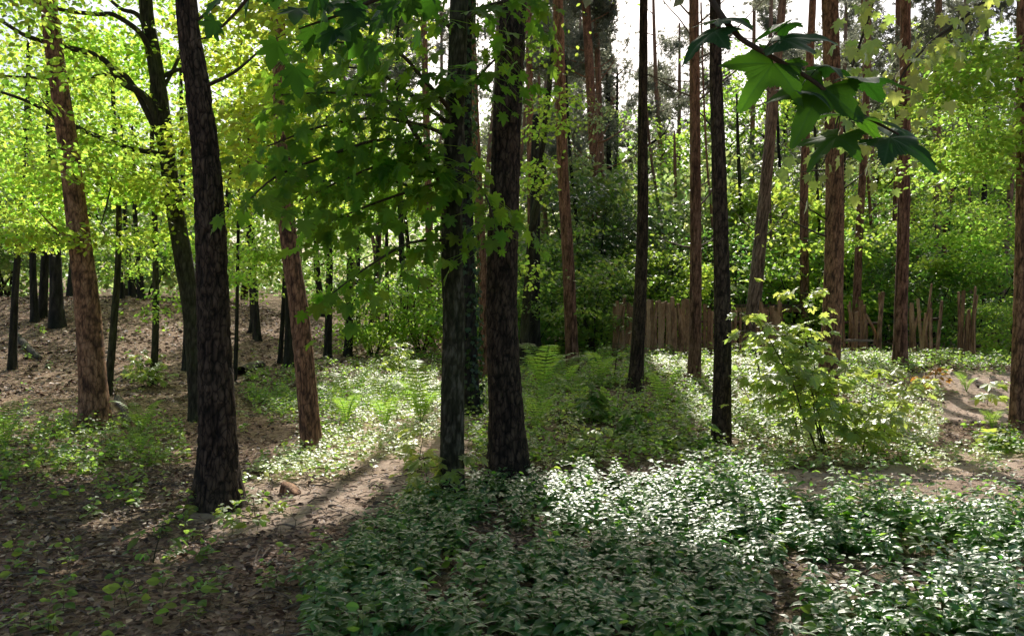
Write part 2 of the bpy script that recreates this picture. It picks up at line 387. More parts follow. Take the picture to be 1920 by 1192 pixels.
# palmate sycamore leaf: fan from the petiole
half = np.array([[.16, -.16], [.42, -.14], [.36, .04], [.60, .10], [.72, .26], [.50, .30], [.44, .40], [.66, .62], [.60, .74], [.40, .70], [.26, .62], [.24, .82], [.13, .98]])
outl = np.vstack([half, [[0, 1.12]], half[::-1]*[-1, 1]])
def cup(xy):
    r = np.hypot(xy[:, 0], xy[:, 1])
    return -0.22*r**2+0.10*np.abs(xy[:, 0])-0.06*np.cos(np.arctan2(xy[:, 0], xy[:, 1])*5)*r
SYV = np.vstack([[[0, 0, 0]], np.column_stack([outl, cup(outl)])])
SYC = (SYV, [np.array([[0, i+1, i] for i in range(1, len(outl))])])
lo = np.array([[.30, -.12], [.36, .06], [.68, .24], [.46, .38], [.64, .68], [.26, .64], [0, 1.1]])
outs_ = np.vstack([lo, lo[-2::-1]*[-1, 1]])
SYL = (np.vstack([[[0, 0, 0]], np.column_stack([outs_, cup(outs_)])]), [np.array([[0, i+1, i] for i in range(1, len(outs_))])])
# broad ovate herb leaf with arched midrib (5 stations)
_ys = np.array([0, .22, .5, .78, 1.0]); _w = np.array([.03, .19, .245, .15, .0]); _z = np.array([0, .05, .04, -.04, -.16])
HV = [[0, y, z] for y, z in zip(_ys, _z)]+[[w, y+0.02, z+.07*w/.25] for y, z, w in zip(_ys[1:4], _z[1:4], _w[1:4])]+[[-w, y+.02, z+.06*w/.3] for y, z, w in zip(_ys[1:4], _z[1:4], _w[1:4])]
HERB = (np.array(HV), [np.array([[1, 5, 6, 2], [2, 6, 7, 3], [2, 9, 8, 1], [3, 10, 9, 2]]), np.array([[0, 5, 1], [3, 7, 4], [0, 1, 8], [3, 4, 10]])])
NEED = (np.array([[-.13, 0, 0], [.13, 0, 0], [0, 1, 0]]), [np.array([[0, 1, 2]])])

def place(mb, tpl, pos, fwd, nrm, size):
    n = len(pos)
    if n == 0: return
    tv, tf = tpl
    fwd = unit(fwd); x = unit(np.cross(fwd, nrm)); z = np.cross(x, fwd)
    size = np.broadcast_to(size, (n,))
    V = pos[:, None, :]+size[:, None, None]*(tv[None, :, 0:1]*x[:, None]+tv[None, :, 1:2]*fwd[:, None]+tv[None, :, 2:3]*z[:, None])
    off = (np.arange(n)*len(tv))[:, None, None]
    mb.add(V.reshape(-1, 3), [(f[None]+off).reshape(-1, f.shape[1]) for f in tf])

def rnd(n, s=1.0): return rng.normal(0, s, (n, 3))

def sprays(mb, centers, per, length, width, tpl, size, droop=0.3, tilt=0.45, dirs=None, culled=True, thick=0.06):
    """flat leafy sprays: each centre carries a twig of `per` leaves lying in a drooping plane"""
    C = np.repeat(np.asarray(centers), per, 0); n = len(C)
    if n == 0: return
    if dirs is None:
        a = rng.random(len(centers))*2*np.pi
        dirs = np.stack([np.cos(a), np.sin(a), np.zeros(len(a))], -1)
    D = unit(np.repeat(dirs, per, 0)*[1, 1, 0]+1e-6)
    Sd = np.stack([-D[:, 1], D[:, 0], np.zeros(n)], -1)
    t = rng.random(n); s = rng.uniform(-1, 1, n)
    P = C+D*(t*length)[:, None]+Sd*(s*width*(1-0.55*t))[:, None]+rnd(n, thick)
    P[:, 2] -= droop*length*(t**1.5)*0.7+0.15*np.abs(s)*width
    if culled:
        k = cull(P); P, D, Sd, s = P[k], D[k], Sd[k], s[k]; n = len(P)
    fw = D*0.8+Sd*(s*1.1)[:, None]+rnd(n, 0.35)
    fw[:, 2] -= droop+0.1
    nr = np.array([0.04, 0.38, 0.95])+rnd(n, tilt)
    place(mb, tpl, P, fw, nr, size*rng.uniform(0.65, 1.25, n))

def clumpy(center, rad, nclump, nspr, rng_=None):
    """spray centres gathered in uneven clumps through an ellipsoid"""
    r_ = rng_ or rng
    u = unit(r_.normal(0, 1, (nclump, 3)))*(r_.random(nclump)**0.45)[:, None]
    cc = np.asarray(center)+u*np.asarray(rad)
    k = r_.integers(0, nclump, nspr)
    sz = r_.uniform(0.12, 0.34, nclump)
    return cc[k]+r_.normal(0, 1, (nspr, 3))*(sz[k][:, None]*np.asarray(rad)*[1, 1, .45])

def branch_path(p0, d, L, n=5, wander=0.12, rise=0.0, seedr=None):
    r_ = seedr or rng
    P = [np.asarray(p0, float)]; d = unit(np.asarray(d, float))
    for i in range(n):
        d = unit(d+r_.normal(0, wander, 3)+np.array([0, 0, rise/n]))
        P.append(P[-1]+d*L/n)
    return np.array(P)

# ------------------------------------------------------------------ ground
def green_amount(x, y):
    dx, dy = gdisp(x, y, 10, 23)
    g = np.full(np.shape(x), 0.12)
    for p, a in GREEN: g = np.where(inpoly(dx, dy, p), a, g)
    for p in SUN_PALE: g = np.where(inpoly(dx, dy, p), 0.05, g)
    for fx, fy, fr in [(-2.37, 6.5, .42), (0, 7.1, .40), (-.5, 6.7, .3), (-5.5, 10.6, .5), (2.45, 9.4, .35)]:
        g = np.where(np.hypot(x-fx, y-fy) < fr*(0.7+0.8*vnoise(x*5, y*5, seed=8)), 0.8, g)
    return g
GREEN = [
    ([(700, 470), (1240, 455), (1260, 640), (1000, 650), (640, 655), (600, 560)], 0.75),
    ([(330, 500), (600, 490), (600, 590), (470, 600), (340, 560)], 0.7),
    ([(0, 560), (240, 575), (240, 640), (120, 690), (0, 690)], 0.55),
    ([(315, 680), (400, 610), (560, 590), (600, 600), (440, 660)], 0.6),
    ([(0, 700), (300, 670), (320, 700), (150, 740), (0, 760)], 0.5),
    ([(420, 870), (420, 790), (560, 690), (700, 660), (1010, 650), (1398, 715), (1398, 900)], 0.8),
]
SUN_PALE = [  # path and bank soil, colour lightened to stand in for sunlight
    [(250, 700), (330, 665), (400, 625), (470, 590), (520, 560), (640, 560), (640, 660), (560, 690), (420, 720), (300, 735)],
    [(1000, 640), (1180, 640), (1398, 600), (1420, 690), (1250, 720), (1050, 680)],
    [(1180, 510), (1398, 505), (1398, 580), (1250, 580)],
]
def build_ground():
    def axis(lo, hi, fine_lo, fine_hi, st, growth=1.13):
        a = list(np.arange(fine_lo, fine_hi, st)); s = st
        while a[-1] < hi: s *= growth; a.append(a[-1]+s)
        s = st; b = [a[0]]
        while b[-1] > lo: s *= growth; b.append(b[-1]-s)
        return np.array(sorted(b[1:])+a)
    xs = axis(-500, 500, -9, 11, 0.07); ys = axis(-120, 600, 2.5, 17, 0.07, 1.07)
    X, Y = np.meshgrid(xs, ys, indexing='xy')
    Z = hgt(X, Y)
    near = sstep(24, 14, np.hypot(X, Y))
    Z = Z+near*0.03*(fbm(X*7, Y*7, oct=3, seed=77)-0.5)
    nx, ny = len(xs), len(ys)
    idx = np.arange(nx*ny).reshape(ny, nx)
    f = np.stack([idx[:-1, :-1], idx[:-1, 1:], idx[1:, 1:], idx[1:, :-1]], -1).reshape(-1, 4)
    mb = MB(); mb.add(np.stack([X, Y, Z], -1).reshape(-1, 3), f, green_amount(X.ravel(), Y.ravel()))
    me = mb.mesh('ground', M['ground'], smooth=True, attr='green')
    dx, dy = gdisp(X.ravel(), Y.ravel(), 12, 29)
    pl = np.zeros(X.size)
    for p in SUN_PALE: pl = np.where(inpoly(dx, dy, p), 1.0, pl)
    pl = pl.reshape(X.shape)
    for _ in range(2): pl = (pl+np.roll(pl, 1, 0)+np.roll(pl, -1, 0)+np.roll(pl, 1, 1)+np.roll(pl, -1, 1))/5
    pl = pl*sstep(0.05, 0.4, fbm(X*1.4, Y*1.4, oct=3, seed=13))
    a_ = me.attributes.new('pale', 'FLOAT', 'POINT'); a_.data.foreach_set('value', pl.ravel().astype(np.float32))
    o = link('ground', me)
    struct(o); o['label'] = 'brown leaf littered woodland floor with mossy patches'
build_ground()

# ------------------------------------------------------------------ trees from the photograph
TREES = []      # dicts kept for canopy building

def px_path(pts, Y, top=None, seed=0):
    P = [at(x, y, Y) for x, y in pts]
    if top and P[-1][2] < top:
        d = P[-1]-P[-2]; d = d/max(d[2], 1e-3)
        k = 0
        while P[-1][2] < top-0.1:
            st = min(2.5, top-P[-1][2]); k += 1
            P.append(P[-1]+np.array([d[0]*0.6**k, 0.02, 1.0])*st)
    return np.array(P)

def tree(name, pts, w0, w1, mat, label, Y=None, top=15.0, segs=20, fis=0.007, kind='plate', flare=0.5, step=0.12, cat='tree', group=None,
         knots=0, rough=0.03, sink=0.15, canopy=True, trunk_label=None):
    """pts: photo pixels from the base up; w0/w1 trunk width in px at base / at the last point"""
    bx, by = pts[0]
    g = ground_at(bx, by) if Y is None else None
    Yb = g[1] if Y is None else Y
    P = px_path(pts, Yb, top)
    P[0][2] = hgt(P[0][0], P[0][1])
    root = P[0].copy()
    m = len(pts)
    r = np.interp(np.arange(len(P)), [0, m-1, len(P)-1 if len(P) > m else m], [w0/2*Yb/F, w1/2*Yb/F, max(0.03, w1/4*Yb/F)])
    t = thing(name, label, cat, root, group)
    PP = P.copy(); PP[0][2] -= sink
    mb = MB(); sd = len(TREES)+1
    tube(mb, PP, r, segs, step, rough=rough, fis=fis, flare=flare, seed=sd, kind=kind, knots=knots)
    link('trunk', mb.mesh('trunk', M[mat], root, smooth=True), t, label=trunk_label)
    rec = dict(t=t, root=root, P=P, r=r, Y=Yb, mat=mat, name=name, canopy=canopy, spr=[])
    TREES.append(rec)
    return rec

def point_on(rec, z):
    P = rec['P']
    return np.array([np.interp(z, P[:, 2], P[:, 0]), np.interp(z, P[:, 2], P[:, 1]), z]), np.interp(z, P[:, 2], rec['r'])

def add_branch(rec, P, r0, r1=0.006, mat=None, segs=7, name='branch', rough=0.12, step=0.08, label=None):
    mb = MB(); tube(mb, P, np.linspace(r0, r1, len(P)), segs, step, rough=rough, seed=int(rng.integers(1000)))
    return link(name, mb.mesh(name, M[mat or rec['mat']], rec['root'], smooth=True), rec['t'], label=label)

# --- the front trunks
tA = tree('sycamore_tree', [(848, 937), (848, 760), (851, 600), (847, 484), (849, 345), (853, 207), (861, 0)], 46, 34, 'smooth_bark',
          'slim mossy dark sycamore trunk with knobs, left one of the close pair in the middle', top=9.5, segs=56, fis=0.0045, kind='plate', step=0.03, knots=9, flare=0.25)
tB = tree('pine_tree', [(955, 910), (948, 760), (941, 600), (944, 415), (952, 207), (963, 0)], 66, 50, 'pine_bark',
          'thick dark furrowed pine trunk, right one of the close pair in the middle', top=15, segs=84, fis=0.014, step=0.025, flare=1.0)
tL = tree('pine_tree', [(410, 949), (408, 820), (401, 600), (394, 415), (384, 276), (366, 138), (349, 0)], 70, 40, 'pine_bark',
          'big dark pine trunk leaning left in front of the crooked oak', top=15, segs=84, fis=0.014, step=0.025, flare=1.1)
tP1 = tree('pine_tree', [(180, 803), (166, 600), (149, 449), (128, 276), (90, 0)], 50, 30, 'brown_bark',
          'stout grey brown pine leaning left beside the leaf covered bank', kind='smooth', top=15, segs=56, fis=0.006, step=0.04, flare=0.5)
tP5 = tree('pine_tree', [(588, 845), (563, 600), (546, 484), (532, 345), (525, 117), (520, 0)], 38, 26, 'brown_bark',
          'leaning reddish brown pine standing in the sunlit strip left of the middle', top=14, segs=44, fis=0.007, step=0.05, flare=0.35)
tG = tree('pine_tree', [(1352, 830), (1355, 600), (1349, 345), (1343, 150), (1341, 0)], 36, 20, 'pine_bark',
          'straight dark pine trunk left of the big sycamore sapling, nearest on that side', top=15, segs=44, fis=0.007, step=0.05, flare=0.3)
tE = tree('pine_tree', [(1190, 733), (1198, 600), (1205, 415), (1205, 207), (1207, 0)], 28, 15, 'pine_bark',
          'dark slender pine trunk standing before the left end of the stake fence', top=15, segs=36, fis=0.007, flare=0.4)
tF = tree('pine_tree', [(1301, 712), (1304, 600), (1304, 345), (1301, 0)], 25, 18, 'red_bark',
          'pinkish pine full of bare dead side branches, in front of the fence', top=15, segs=36, fis=0.006, flare=0.3)
tH = tree('pine_tree', [(1548, 765), (1560, 600), (1565, 345), (1556, 0)], 40, 30, 'brown_bark',
          'thick brown pine trunk rising behind the sunlit sycamore sapling', top=16, segs=44, fis=0.008, step=0.06, flare=0.25)
tI = tree('pine_tree', [(1687, 688), (1689, 600), (1695, 345), (1698, 0)], 27, 18, 'red_bark',
          'reddish pine trunk between the two broken fence sections on the bank', top=16, segs=36, fis=0.007, flare=0.4)
tJ = tree('pine_tree', [(1908, 812), (1914, 600), (1918, 300), (1916, 0)], 31, 18, 'brown_bark',
          'brown pine trunk cut by the right edge of the view', top=13, segs=40, fis=0.007, step=0.06, flare=0.35)
tK = tree('pine_tree', [(1403, 668), (1411, 600), (1429, 415), (1449, 207), (1467, 0)], 32, 14, 'pale_bark',
          'pale pine leaning right behind the fence and low shelter', Y=21.5, top=17, segs=36, fis=0.007)
# --- second rank
tIv = tree('ivy_clad_tree', [(883, 777), (878, 600), (874, 415), (872, 250), (874, 60)], 34, 22, 'dark_bark',
          'ivy covered dark trunk half hidden behind the close pair', top=12, segs=36, fis=0.007, step=0.06)
tR1 = tree('pine_tree', [(910, 718), (908, 600), (903, 484), (892, 276), (886, 120), (884, 0)], 21, 16, 'red_bark',
          'red barked pine seen between the two trunks of the close pair', top=16, segs=30, fis=0.006)
tCu = tree('young_oak_tree', [(979, 696), (985, 600), (999, 428), (1017, 330), (1014, 290), (1020, 250), (1041, 62), (1050, -10)], 18, 9, 'oak_bark',
          'thin crooked leafy stem bending right, just right of the close pair', top=9, segs=24, fis=0.004, kind='smooth', rough=0.1, flare=0.25)
tR2 = tree('pine_tree', [(1075, 706), (1070, 600), (1065, 484), (1055, 311), (1048, 69), (1046, 0)], 25, 19, 'red_bark',
          'straight red pine trunk right of the thin crooked stem', top=17, segs=30, fis=0.007)
tR3 = tree('pine_tree', [(1000, 660), (996, 415), (992, 90), (990, 0)], 15, 12, 'red_bark', 'narrow red pine directly behind the thin crooked stem', Y=24, top=17, segs=24)
tR4 = tree('pine_tree', [(1119, 640), (1118, 408), (1113, 276), (1100, 35), (1098, 0)], 20, 15, 'red_bark', 'tall dull red pine rising out of the bushes, with a thinner twin stem beside it', Y=29, top=19, segs=24)
tR5 = tree('pine_tree', [(1132, 640), (1130, 408), (1126, 276), (1120, 100), (1117, 20)], 14, 10, 'pale_bark', 'thinner twin pine touching the tall dull red one above the bushes', Y=30, top=17, segs=20)
tR6 = tree('pine_tree', [(1143, 640), (1143, 415), (1142, 300), (1140, 180)], 12, 9, 'dark_bark', 'short dark pine stem at the left foot of the sky gap', Y=34, top=13, segs=18)
tR7 = tree('pine_tree', [(1154, 640), (1153, 410), (1153, 310), (1156, 230)], 9, 7, 'dark_bark', 'thinnest dark pine stem next to the sky gap', Y=36, top=12, segs=18)
tS1 = tree('pine_tree', [(1509, 655), (1509, 600), (1508, 345), (1518, 120), (1524, 0)], 18, 13, 'red_bark', 'upright reddish pine behind the shelter roof, left of the thick brown pine', Y=23, top=17, segs=24)
tS2 = tree('pine_tree', [(1600, 655), (1605, 600), (1612, 420), (1622, 240), (1628, 0)], 17, 11, 'red_bark', 'slender red brown pine behind the flat plank right of the thick brown pine', Y=21, top=17, segs=24)
tS3 = tree('pine_tree', [(1676, 650), (1676, 525), (1681, 297), (1684, 0)], 12, 9, 'red_bark', 'thin red pine close behind the reddish trunk on the bank', Y=27, top=16, segs=20)
tS4 = tree('pine_tree', [(1757, 640), (1757, 500), (1757, 193), (1760, 0)], 17, 12, 'pale_bark', 'pale pink pine stem standing in sunny leaves behind the right fence', Y=25, top=17, segs=24)
tS5 = tree('birch_tree', [(1842, 640), (1843, 510), (1847, 276), (1850, 100)], 12, 8, 'dark_bark', 'dark slender stem wrapped in bright leaves towards the right edge', Y=24, top=12, segs=20)
tS6 = tree('pine_tree', [(1872, 640), (1880, 540), (1898, 311), (1916, 60)], 14, 9, 'pale_bark', 'pale pine leaning right near the right edge', Y=26, top=14, segs=20)
tM1 = tree('pine_tree', [(806, 640), (806, 567), (804, 400), (800, 250), (795, 60)], 16, 12, 'red_bark', 'distant red pine showing through the sycamore leaves, nearer to the close pair', Y=27, top=18, segs=22)
tM2 = tree('pine_tree', [(758, 655), (756, 590), (752, 430), (748, 280)], 12, 10, 'dark_bark', 'straight dark stem on the brown slope under the sycamore leaves', Y=26, top=14, segs=20)
tT2 = tree('oak_tree', [(378, 720), (362, 600), (345, 490), (332, 415), (311, 276), (297, 159), (280, 60), (273, 0)], 38, 24, 'oak_bark',
          'crooked mossy oak with long bare branches reaching left', Y=12.3, top=8.5, segs=44, fis=0.006, step=0.06, rough=0.07)
tq1 = tree('young_oak_tree', [(201, 742), (214, 600), (222, 480), (222, 345), (214, 230)], 15, 8, 'oak_bark', 'thin pale stem close right of the stout grey brown pine', top=6.5, segs=18, fis=0.003, flare=0.3, rough=0.08)
tq2 = tree('young_oak_tree', [(286, 722), (292, 600), (290, 415), (286, 300)], 14, 9, 'oak_bark', 'thin mossy stem with a leafy skirt round its foot', top=6.5, segs=18, fis=0.003, flare=0.4, rough=0.08)
back_left = [
    ([(22, 655), (28, 560), (36, 440), (42, 350)], 15, 9, 17.5, 'grey leaning stem at the far left foot of the bank'),
    ([(66, 625), (62, 520), (60, 400), (56, 300)], 14, 10, 22, 'thin dark stem left of the black double trunk on the bank'),
    ([(78, 622), (82, 540), (88, 420), (96, 300)], 17, 12, 22.5, 'dark trunk next to the thickest black one on the bank'),
    ([(108, 634), (106, 560), (102, 440), (96, 310)], 26, 17, 21.5, 'thickest black trunk on the left bank'),
    ([(228, 590), (226, 520), (224, 420)], 12, 8, 26, 'dark stem on the crest of the bank behind the thin pale stem'),
    ([(249, 590), (244, 520), (236, 430)], 12, 8, 27, 'dark stem leaning left on the crest of the bank'),
    ([(268, 604), (262, 530), (255, 440)], 14, 9, 26, 'broader dark stem leaning left low on the crest of the bank'),
    ([(347, 688), (350, 600), (348, 470), (344, 380)], 13, 9, 18, 'dark stem glimpsed left of the big leaning dark pine'),
    ([(440, 698), (444, 600), (446, 470), (448, 360)], 8, 5, 17, 'very thin dark stem right of the big leaning dark pine'),
    ([(468, 668), (474, 600), (470, 520), (464, 400)], 11, 8, 24, 'slim stem leaning right over the brown slope'),
    ([(483, 672), (480, 600), (474, 500), (470, 380)], 15, 11, 23, 'black upright stem on the brown slope beside the slim leaning one'),
    ([(524, 692), (530, 600), (534, 500), (536, 400)], 9, 7, 20, 'thin dark stem left of the leaf clad black pair'),
    ([(541, 700), (543, 600), (540, 480), (538, 360)], 19, 13, 19.5, 'black trunk with bright leaves, behind the leaning reddish brown pine'),
    ([(614, 688), (616, 600), (618, 500), (616, 400)], 15, 11, 22, 'dark upright trunk right of the leaning reddish brown pine, first of two'),
    ([(652, 680), (655, 600), (656, 520), (655, 400)], 16, 11, 23, 'dark upright trunk right of the leaning reddish brown pine, second of two'),
    ([(690, 650), (700, 560), (708, 470)], 8, 6, 27, 'thin stem leaning right on the sunny brown slope'),
    ([(670, 648), (672, 580), (672, 470)], 10, 7, 28, 'small upright stem on the sunny brown slope'),
    ([(725, 630), (726, 560), (725, 450)], 9, 7, 31, 'farthest upright stem on the sunny brown slope'),
    ([(1002, 690), (1000, 600), (1002, 480)], 30, 22, 20, 'very dark trunk in the shade right behind the thick furrowed pine'),
]
BL = [tree('oak_tree', p, a, b, 'dark_bark', lb, Y=y, top=min(9.0, at(*p[-1], y)[2]+3.5), segs=16, fis=0.004, rough=0.07, step=0.2, canopy=False) for p, a, b, y, lb in back_left]
# nudge: trunks with a fixed depth get their foot on the terrain (done in tree())

# ------------------------------------------------------------------ branches and foliage of the front trees
# oak on the left: long branches seen against the bright leaves
oak_br = [
    ([(325, 330), (300, 290), (235, 270), (140, 235), (60, 195), (0, 172)], 0.055, 0.02, -0.4),
    ([(322, 300), (285, 195), (235, 145), (200, 110), (110, 85), (60, 70), (0, 30), (-40, 10)], 0.06, 0.02, -0.8),
    ([(320, 285), (255, 160), (215, 140), (150, 148), (70, 140), (0, 142)], 0.05, 0.015, -0.2),
    ([(312, 120), (262, 72), (215, 40), (180, 30), (110, 22), (30, -5)], 0.05, 0.02, -0.6),
    ([(293, 110), (262, 40), (230, 15), (195, -10)], 0.045, 0.02, 0.3),
    ([(318, 150), (345, 130), (420, 118), (480, 112), (515, 130)], 0.035, 0.01, 0.5),
    ([(240, 285), (215, 305), (205, 350), (190, 420)], 0.025, 0.008, -0.2),
    ([(285, 180), (330, 105), (345, 60), (370, 20)], 0.03, 0.012, 0.6),
    ([(345, 300), (400, 310), (450, 300), (500, 330)], 0.03, 0.01, 0.3),
]
def snap(rec, p):
    q, _ = point_on(rec, np.clip(p[2], rec['P'][1][2], rec['P'][-1][2]-0.05))
    return q
for pts, r0, r1, dy in oak_br:
    k = len(pts)
    P = np.array([at(x, y, tT2['Y']+dy*i/(k-1)) for i, (x, y) in enumerate(pts)])
    # start on the trunk axis at that height
    if pts[0] not in [(240, 285)]:
        P[0] = snap(tT2, P[0])
    P[1:-1] += rnd(len(P)-2, 0.04)
    add_branch(tT2, P, r0, r1, step=0.06, rough=0.25)

def foliage(rec, mb_list, mat, name='crown', label=None):
    o = link(name, mb_list.mesh(name, M[mat], rec['root'], smooth=True, attr=None), rec['t'], label=label)
    return o

def blob_centers(blobs, dens=1.0):
    """blobs: (px, py, depth, rx px, ry px, rdepth m, n sprays)"""
    out = []
    for px, py, Y, rx, ry, rd, n in blobs:
        c = at(px, py, Y)
        out.append(clumpy(c, (rx*Y/F, rd, ry*Y/F), max(4, int(n*0.085)), int(n*dens)))
    return np.vstack(out)

# left oak foliage and its neighbours: bright back-lit leaves
mb = MB()
c = blob_centers([(60, 60, 13, 150, 110, 1.6, 150), (190, 160, 12.8, 170, 110, 1.4, 170), (60, 260, 13, 130, 110, 1.4, 140), (230, 40, 13, 120, 80, 1.5, 110), (330, 60, 13.5, 120, 90, 1.4, 95),
                  (180, 330, 12.8, 120, 60, 1.2, 105), (40, 370, 13.5, 110, 60, 1.2, 90),
                  (130, 110, 9.6, 110, 110, 0.5, 34), (150, 300, 9.7, 70, 50, 0.4, 18), (40, 200, 9.8, 60, 90, 0.5, 12)])
sprays(mb, c, 13, 0.55, 0.28, LO, 0.085, droop=0.3)
foliage(tT2, mb, 'oak_leaf')
mb = MB()
c = blob_centers([(470, 60, 11.5, 110, 100, 1.2, 120), (560, 160, 11, 120, 110, 1.2, 160), (460, 230, 11.5, 110, 90, 1.2, 150), (620, 60, 12, 100, 90, 1.2, 110), (470, 330, 12, 110, 70, 1.0, 130), (600, 300, 12, 100, 80, 1.2, 130),
                  (525, 60, 8.3, 70, 80, 0.4, 34), (530, 190, 8.3, 70, 70, 0.4, 34), (500, 320, 8.3, 50, 35, 0.3, 12)])
sprays(mb, c, 16, 0.5, 0.26, LO, 0.08, droop=0.3)
foliage(tq2, mb, 'oak_leaf')
mb = MB()
c = blob_centers([(120, 440, 11.5, 110, 45, 1.0, 70), (210, 300, 12, 120, 70, 1.0, 100), (300, 390, 11.8, 70, 60, 0.8, 60)])
sprays(mb, c, 14, 0.5, 0.26, LO, 0.085, droop=0.3)
foliage(tq1, mb, 'oak_leaf')

# sycamore A: drooping layered sprays of lobed leaves
syc_br = [
    ([(842, 400), (800, 290), (735, 195), (640, 175), (527, 178)], 6.7, 5.7, 0.022),
    ([(842, 395), (790, 285), (720, 262), (620, 290), (520, 330), (470, 372)], 6.7, 5.6, 0.016),
    ([(842, 345), (760, 300), (660, 330), (560, 378)], 6.7, 6.0, 0.014),
    ([(840, 450), (770, 455), (690, 500), (610, 560)], 6.7, 6.1, 0.014),
    ([(848, 215), (795, 150), (740, 95), (640, 80), (540, 75)], 6.7, 5.6, 0.02),
    ([(845, 260), (790, 235), (700, 222), (600, 238), (500, 275)], 6.7, 5.9, 0.016),
    ([(842, 335), (740, 368), (650, 402), (580, 432)], 6.7, 6.3, 0.013),
    ([(855, 160), (890, 150), (930, 110), (990, 70)], 6.7, 6.2, 0.016),
    ([(850, 310), (890, 335), (920, 390), (930, 450)], 6.7, 6.3, 0.011),
    ([(858, 60), (800, 20), (700, -5), (600, 0)], 6.7, 6.0, 0.022),
    ([(858, 40), (920, 10), (980, 0), (1040, 10)], 6.7, 6.6, 0.018),
    ([(848, 240), (760, 170), (690, 130), (590, 130)], 6.7, 6.6, 0.018),
    ([(843, 380), (700, 330), (600, 340), (520, 300)], 6.7, 7.2, 0.016),
]
mb = MB(); twm = []
for pts, y0, y1, r0 in syc_br:
    k = len(pts)
    P = np.array([at(x, y, y0+(y1-y0)*i/(k-1)) for i, (x, y) in enumerate(pts)])
    P[0] = snap(tA, P[0])
    add_branch(tA, P, r0*1.15, 0.005, mat='twig', segs=6, name='branch')
    Q, _ = resample(P, np.zeros(k), 0.05)
    L = len(Q); n0 = int(L*0.18)
    nleaf = int(L*3.4)
    i = rng.integers(n0, L, nleaf)
    T = unit(np.gradient(Q, axis=0))[i]
    side = unit(np.cross(T, [0, 0, 1.0]))*rng.choice([-1, 1], nleaf)[:, None]
    off = np.abs(rng.normal(0, 0.22, nleaf))
    pos = Q[i]+side*off[:, None]+rnd(nleaf, 0.07); pos[:, 2] -= 0.35*off+0.03
    kp = cull(pos); pos, T, side = pos[kp], T[kp], side[kp]; m = len(pos)
    fw = T*0.6+side*0.5+rnd(m, 0.3); fw[:, 2] -= 0.75
    nr = np.array([0, -0.15, 1.0])+rnd(m, 0.35)
    place(mb, SYC, pos, fw, nr, rng.uniform(0.055, 0.12, m))
    q = Q[i][kp]; wv_ = np.array([0, 0, 0.0022])      # stalks from the twig to each leaf
    mb.add(np.stack([q-wv_, q+wv_, pos+wv_*0.7, pos-wv_*0.7], 1).reshape(-1, 3), [np.arange(m*4).reshape(-1, 4)])
foliage(tA, mb, 'syc_leaf')

# crooked young oak: small leaves along the stem
mb = MB()
c = blob_centers([(1010, 330, 14, 55, 100, 0.7, 40), (1040, 130, 14, 70, 90, 0.8, 50), (1075, 190, 14, 50, 60, 0.6, 24), (990, 500, 14, 50, 60, 0.6, 16), (1060, 20, 14, 110, 50, 0.8, 60)])
sprays(mb, c, 9, 0.4, 0.2, LO, 0.085, droop=0.3)
foliage(tCu, mb, 'lime_leaf')

# leaf skirts and low foliage on other front trees
def small_crown(rec, blobs, mat, per=10, size=0.08, tpl=LO, L=0.45, W=0.24, name='crown', droop=0.3, label=None):
    mb = MB(); sprays(mb, blob_centers(blobs), per, L, W, tpl, size, droop=droop); foliage(rec, mb, mat, name, label)
small_crown(tS4, [(1760, 380, 22, 90, 90, 1.5, 110), (1740, 250, 22, 100, 80, 1.5, 90), (1790, 480, 21, 70, 50, 1.2, 70)], 'lime_leaf', size=0.10)
small_crown(tS5, [(1850, 300, 18, 100, 90, 1.5, 190), (1870, 160, 18, 110, 90, 1.5, 190), (1820, 430, 20, 90, 70, 1.4, 140), (1890, 470, 19, 70, 70, 1.4, 110)], 'lime_leaf', size=0.10)
small_crown(tJ, [(1850, 120, 9.5, 90, 75, 0.8, 110), (1890, 240, 9.8, 70, 45, 0.7, 60), (1780, 160, 10, 80, 60, 0.8, 60), (1820, 290, 10, 90, 45, 0.8, 60)], 'lime_leaf', per=12, size=0.075)
small_crown(tS2, [(1560, 470, 20, 60, 70, 1.2, 70), (1640, 420, 20, 60, 70, 1.2, 60)], 'lime_leaf', size=0.10)
small_crown(tK, [(1420, 330, 20, 70, 90, 1.3, 80), (1460, 470, 20, 70, 80, 1.3, 90), (1380, 450, 20, 50, 60, 1.2, 40)], 'lime_leaf', size=0.10)
small_crown(tR2, [(1085, 590, 17, 45, 45, 0.8, 20), (1110, 480, 18, 60, 60, 0.8, 30)], 'under_leaf', size=0.10)
small_crown(BL[12], [(545, 480, 17, 45, 110, 0.9, 80), (600, 420, 17, 50, 70, 0.9, 60), (500, 440, 17, 50, 60, 0.9, 60)], 'lime_leaf', size=0.09)
small_crown(BL[13], [(640, 470, 19, 70, 80, 1.2, 110), (590, 540, 19, 50, 45, 1.0, 50), (700, 520, 19, 60, 60, 1.2, 80)], 'lime_leaf', size=0.09)
small_crown(BL[14], [(690, 400, 20, 80, 80, 1.2, 110), (640, 350, 20, 80, 60, 1.2, 90), (770, 480, 20, 60, 80, 1.2, 80)], 'lime_leaf', size=0.09)
small_crown(BL[10], [(470, 460, 19, 60, 60, 1.0, 70), (440, 400, 18, 60, 60, 1.0, 70), (470, 540, 20, 60, 40, 1.0, 40)], 'lime_leaf', size=0.09)
small_crown(BL[7], [(345, 470, 15, 60, 60, 0.9, 60), (430, 500, 15, 40, 50, 0.8, 40), (330, 560, 15.5, 50, 40, 0.8, 30)], 'lime_leaf', size=0.085)
small_crown(BL[0], [(30, 430, 17, 80, 60, 1.0, 60), (90, 400, 17, 80, 50, 1.0, 60), (10, 330, 18, 80, 60, 1.0, 70)], 'oak_leaf', size=0.085)
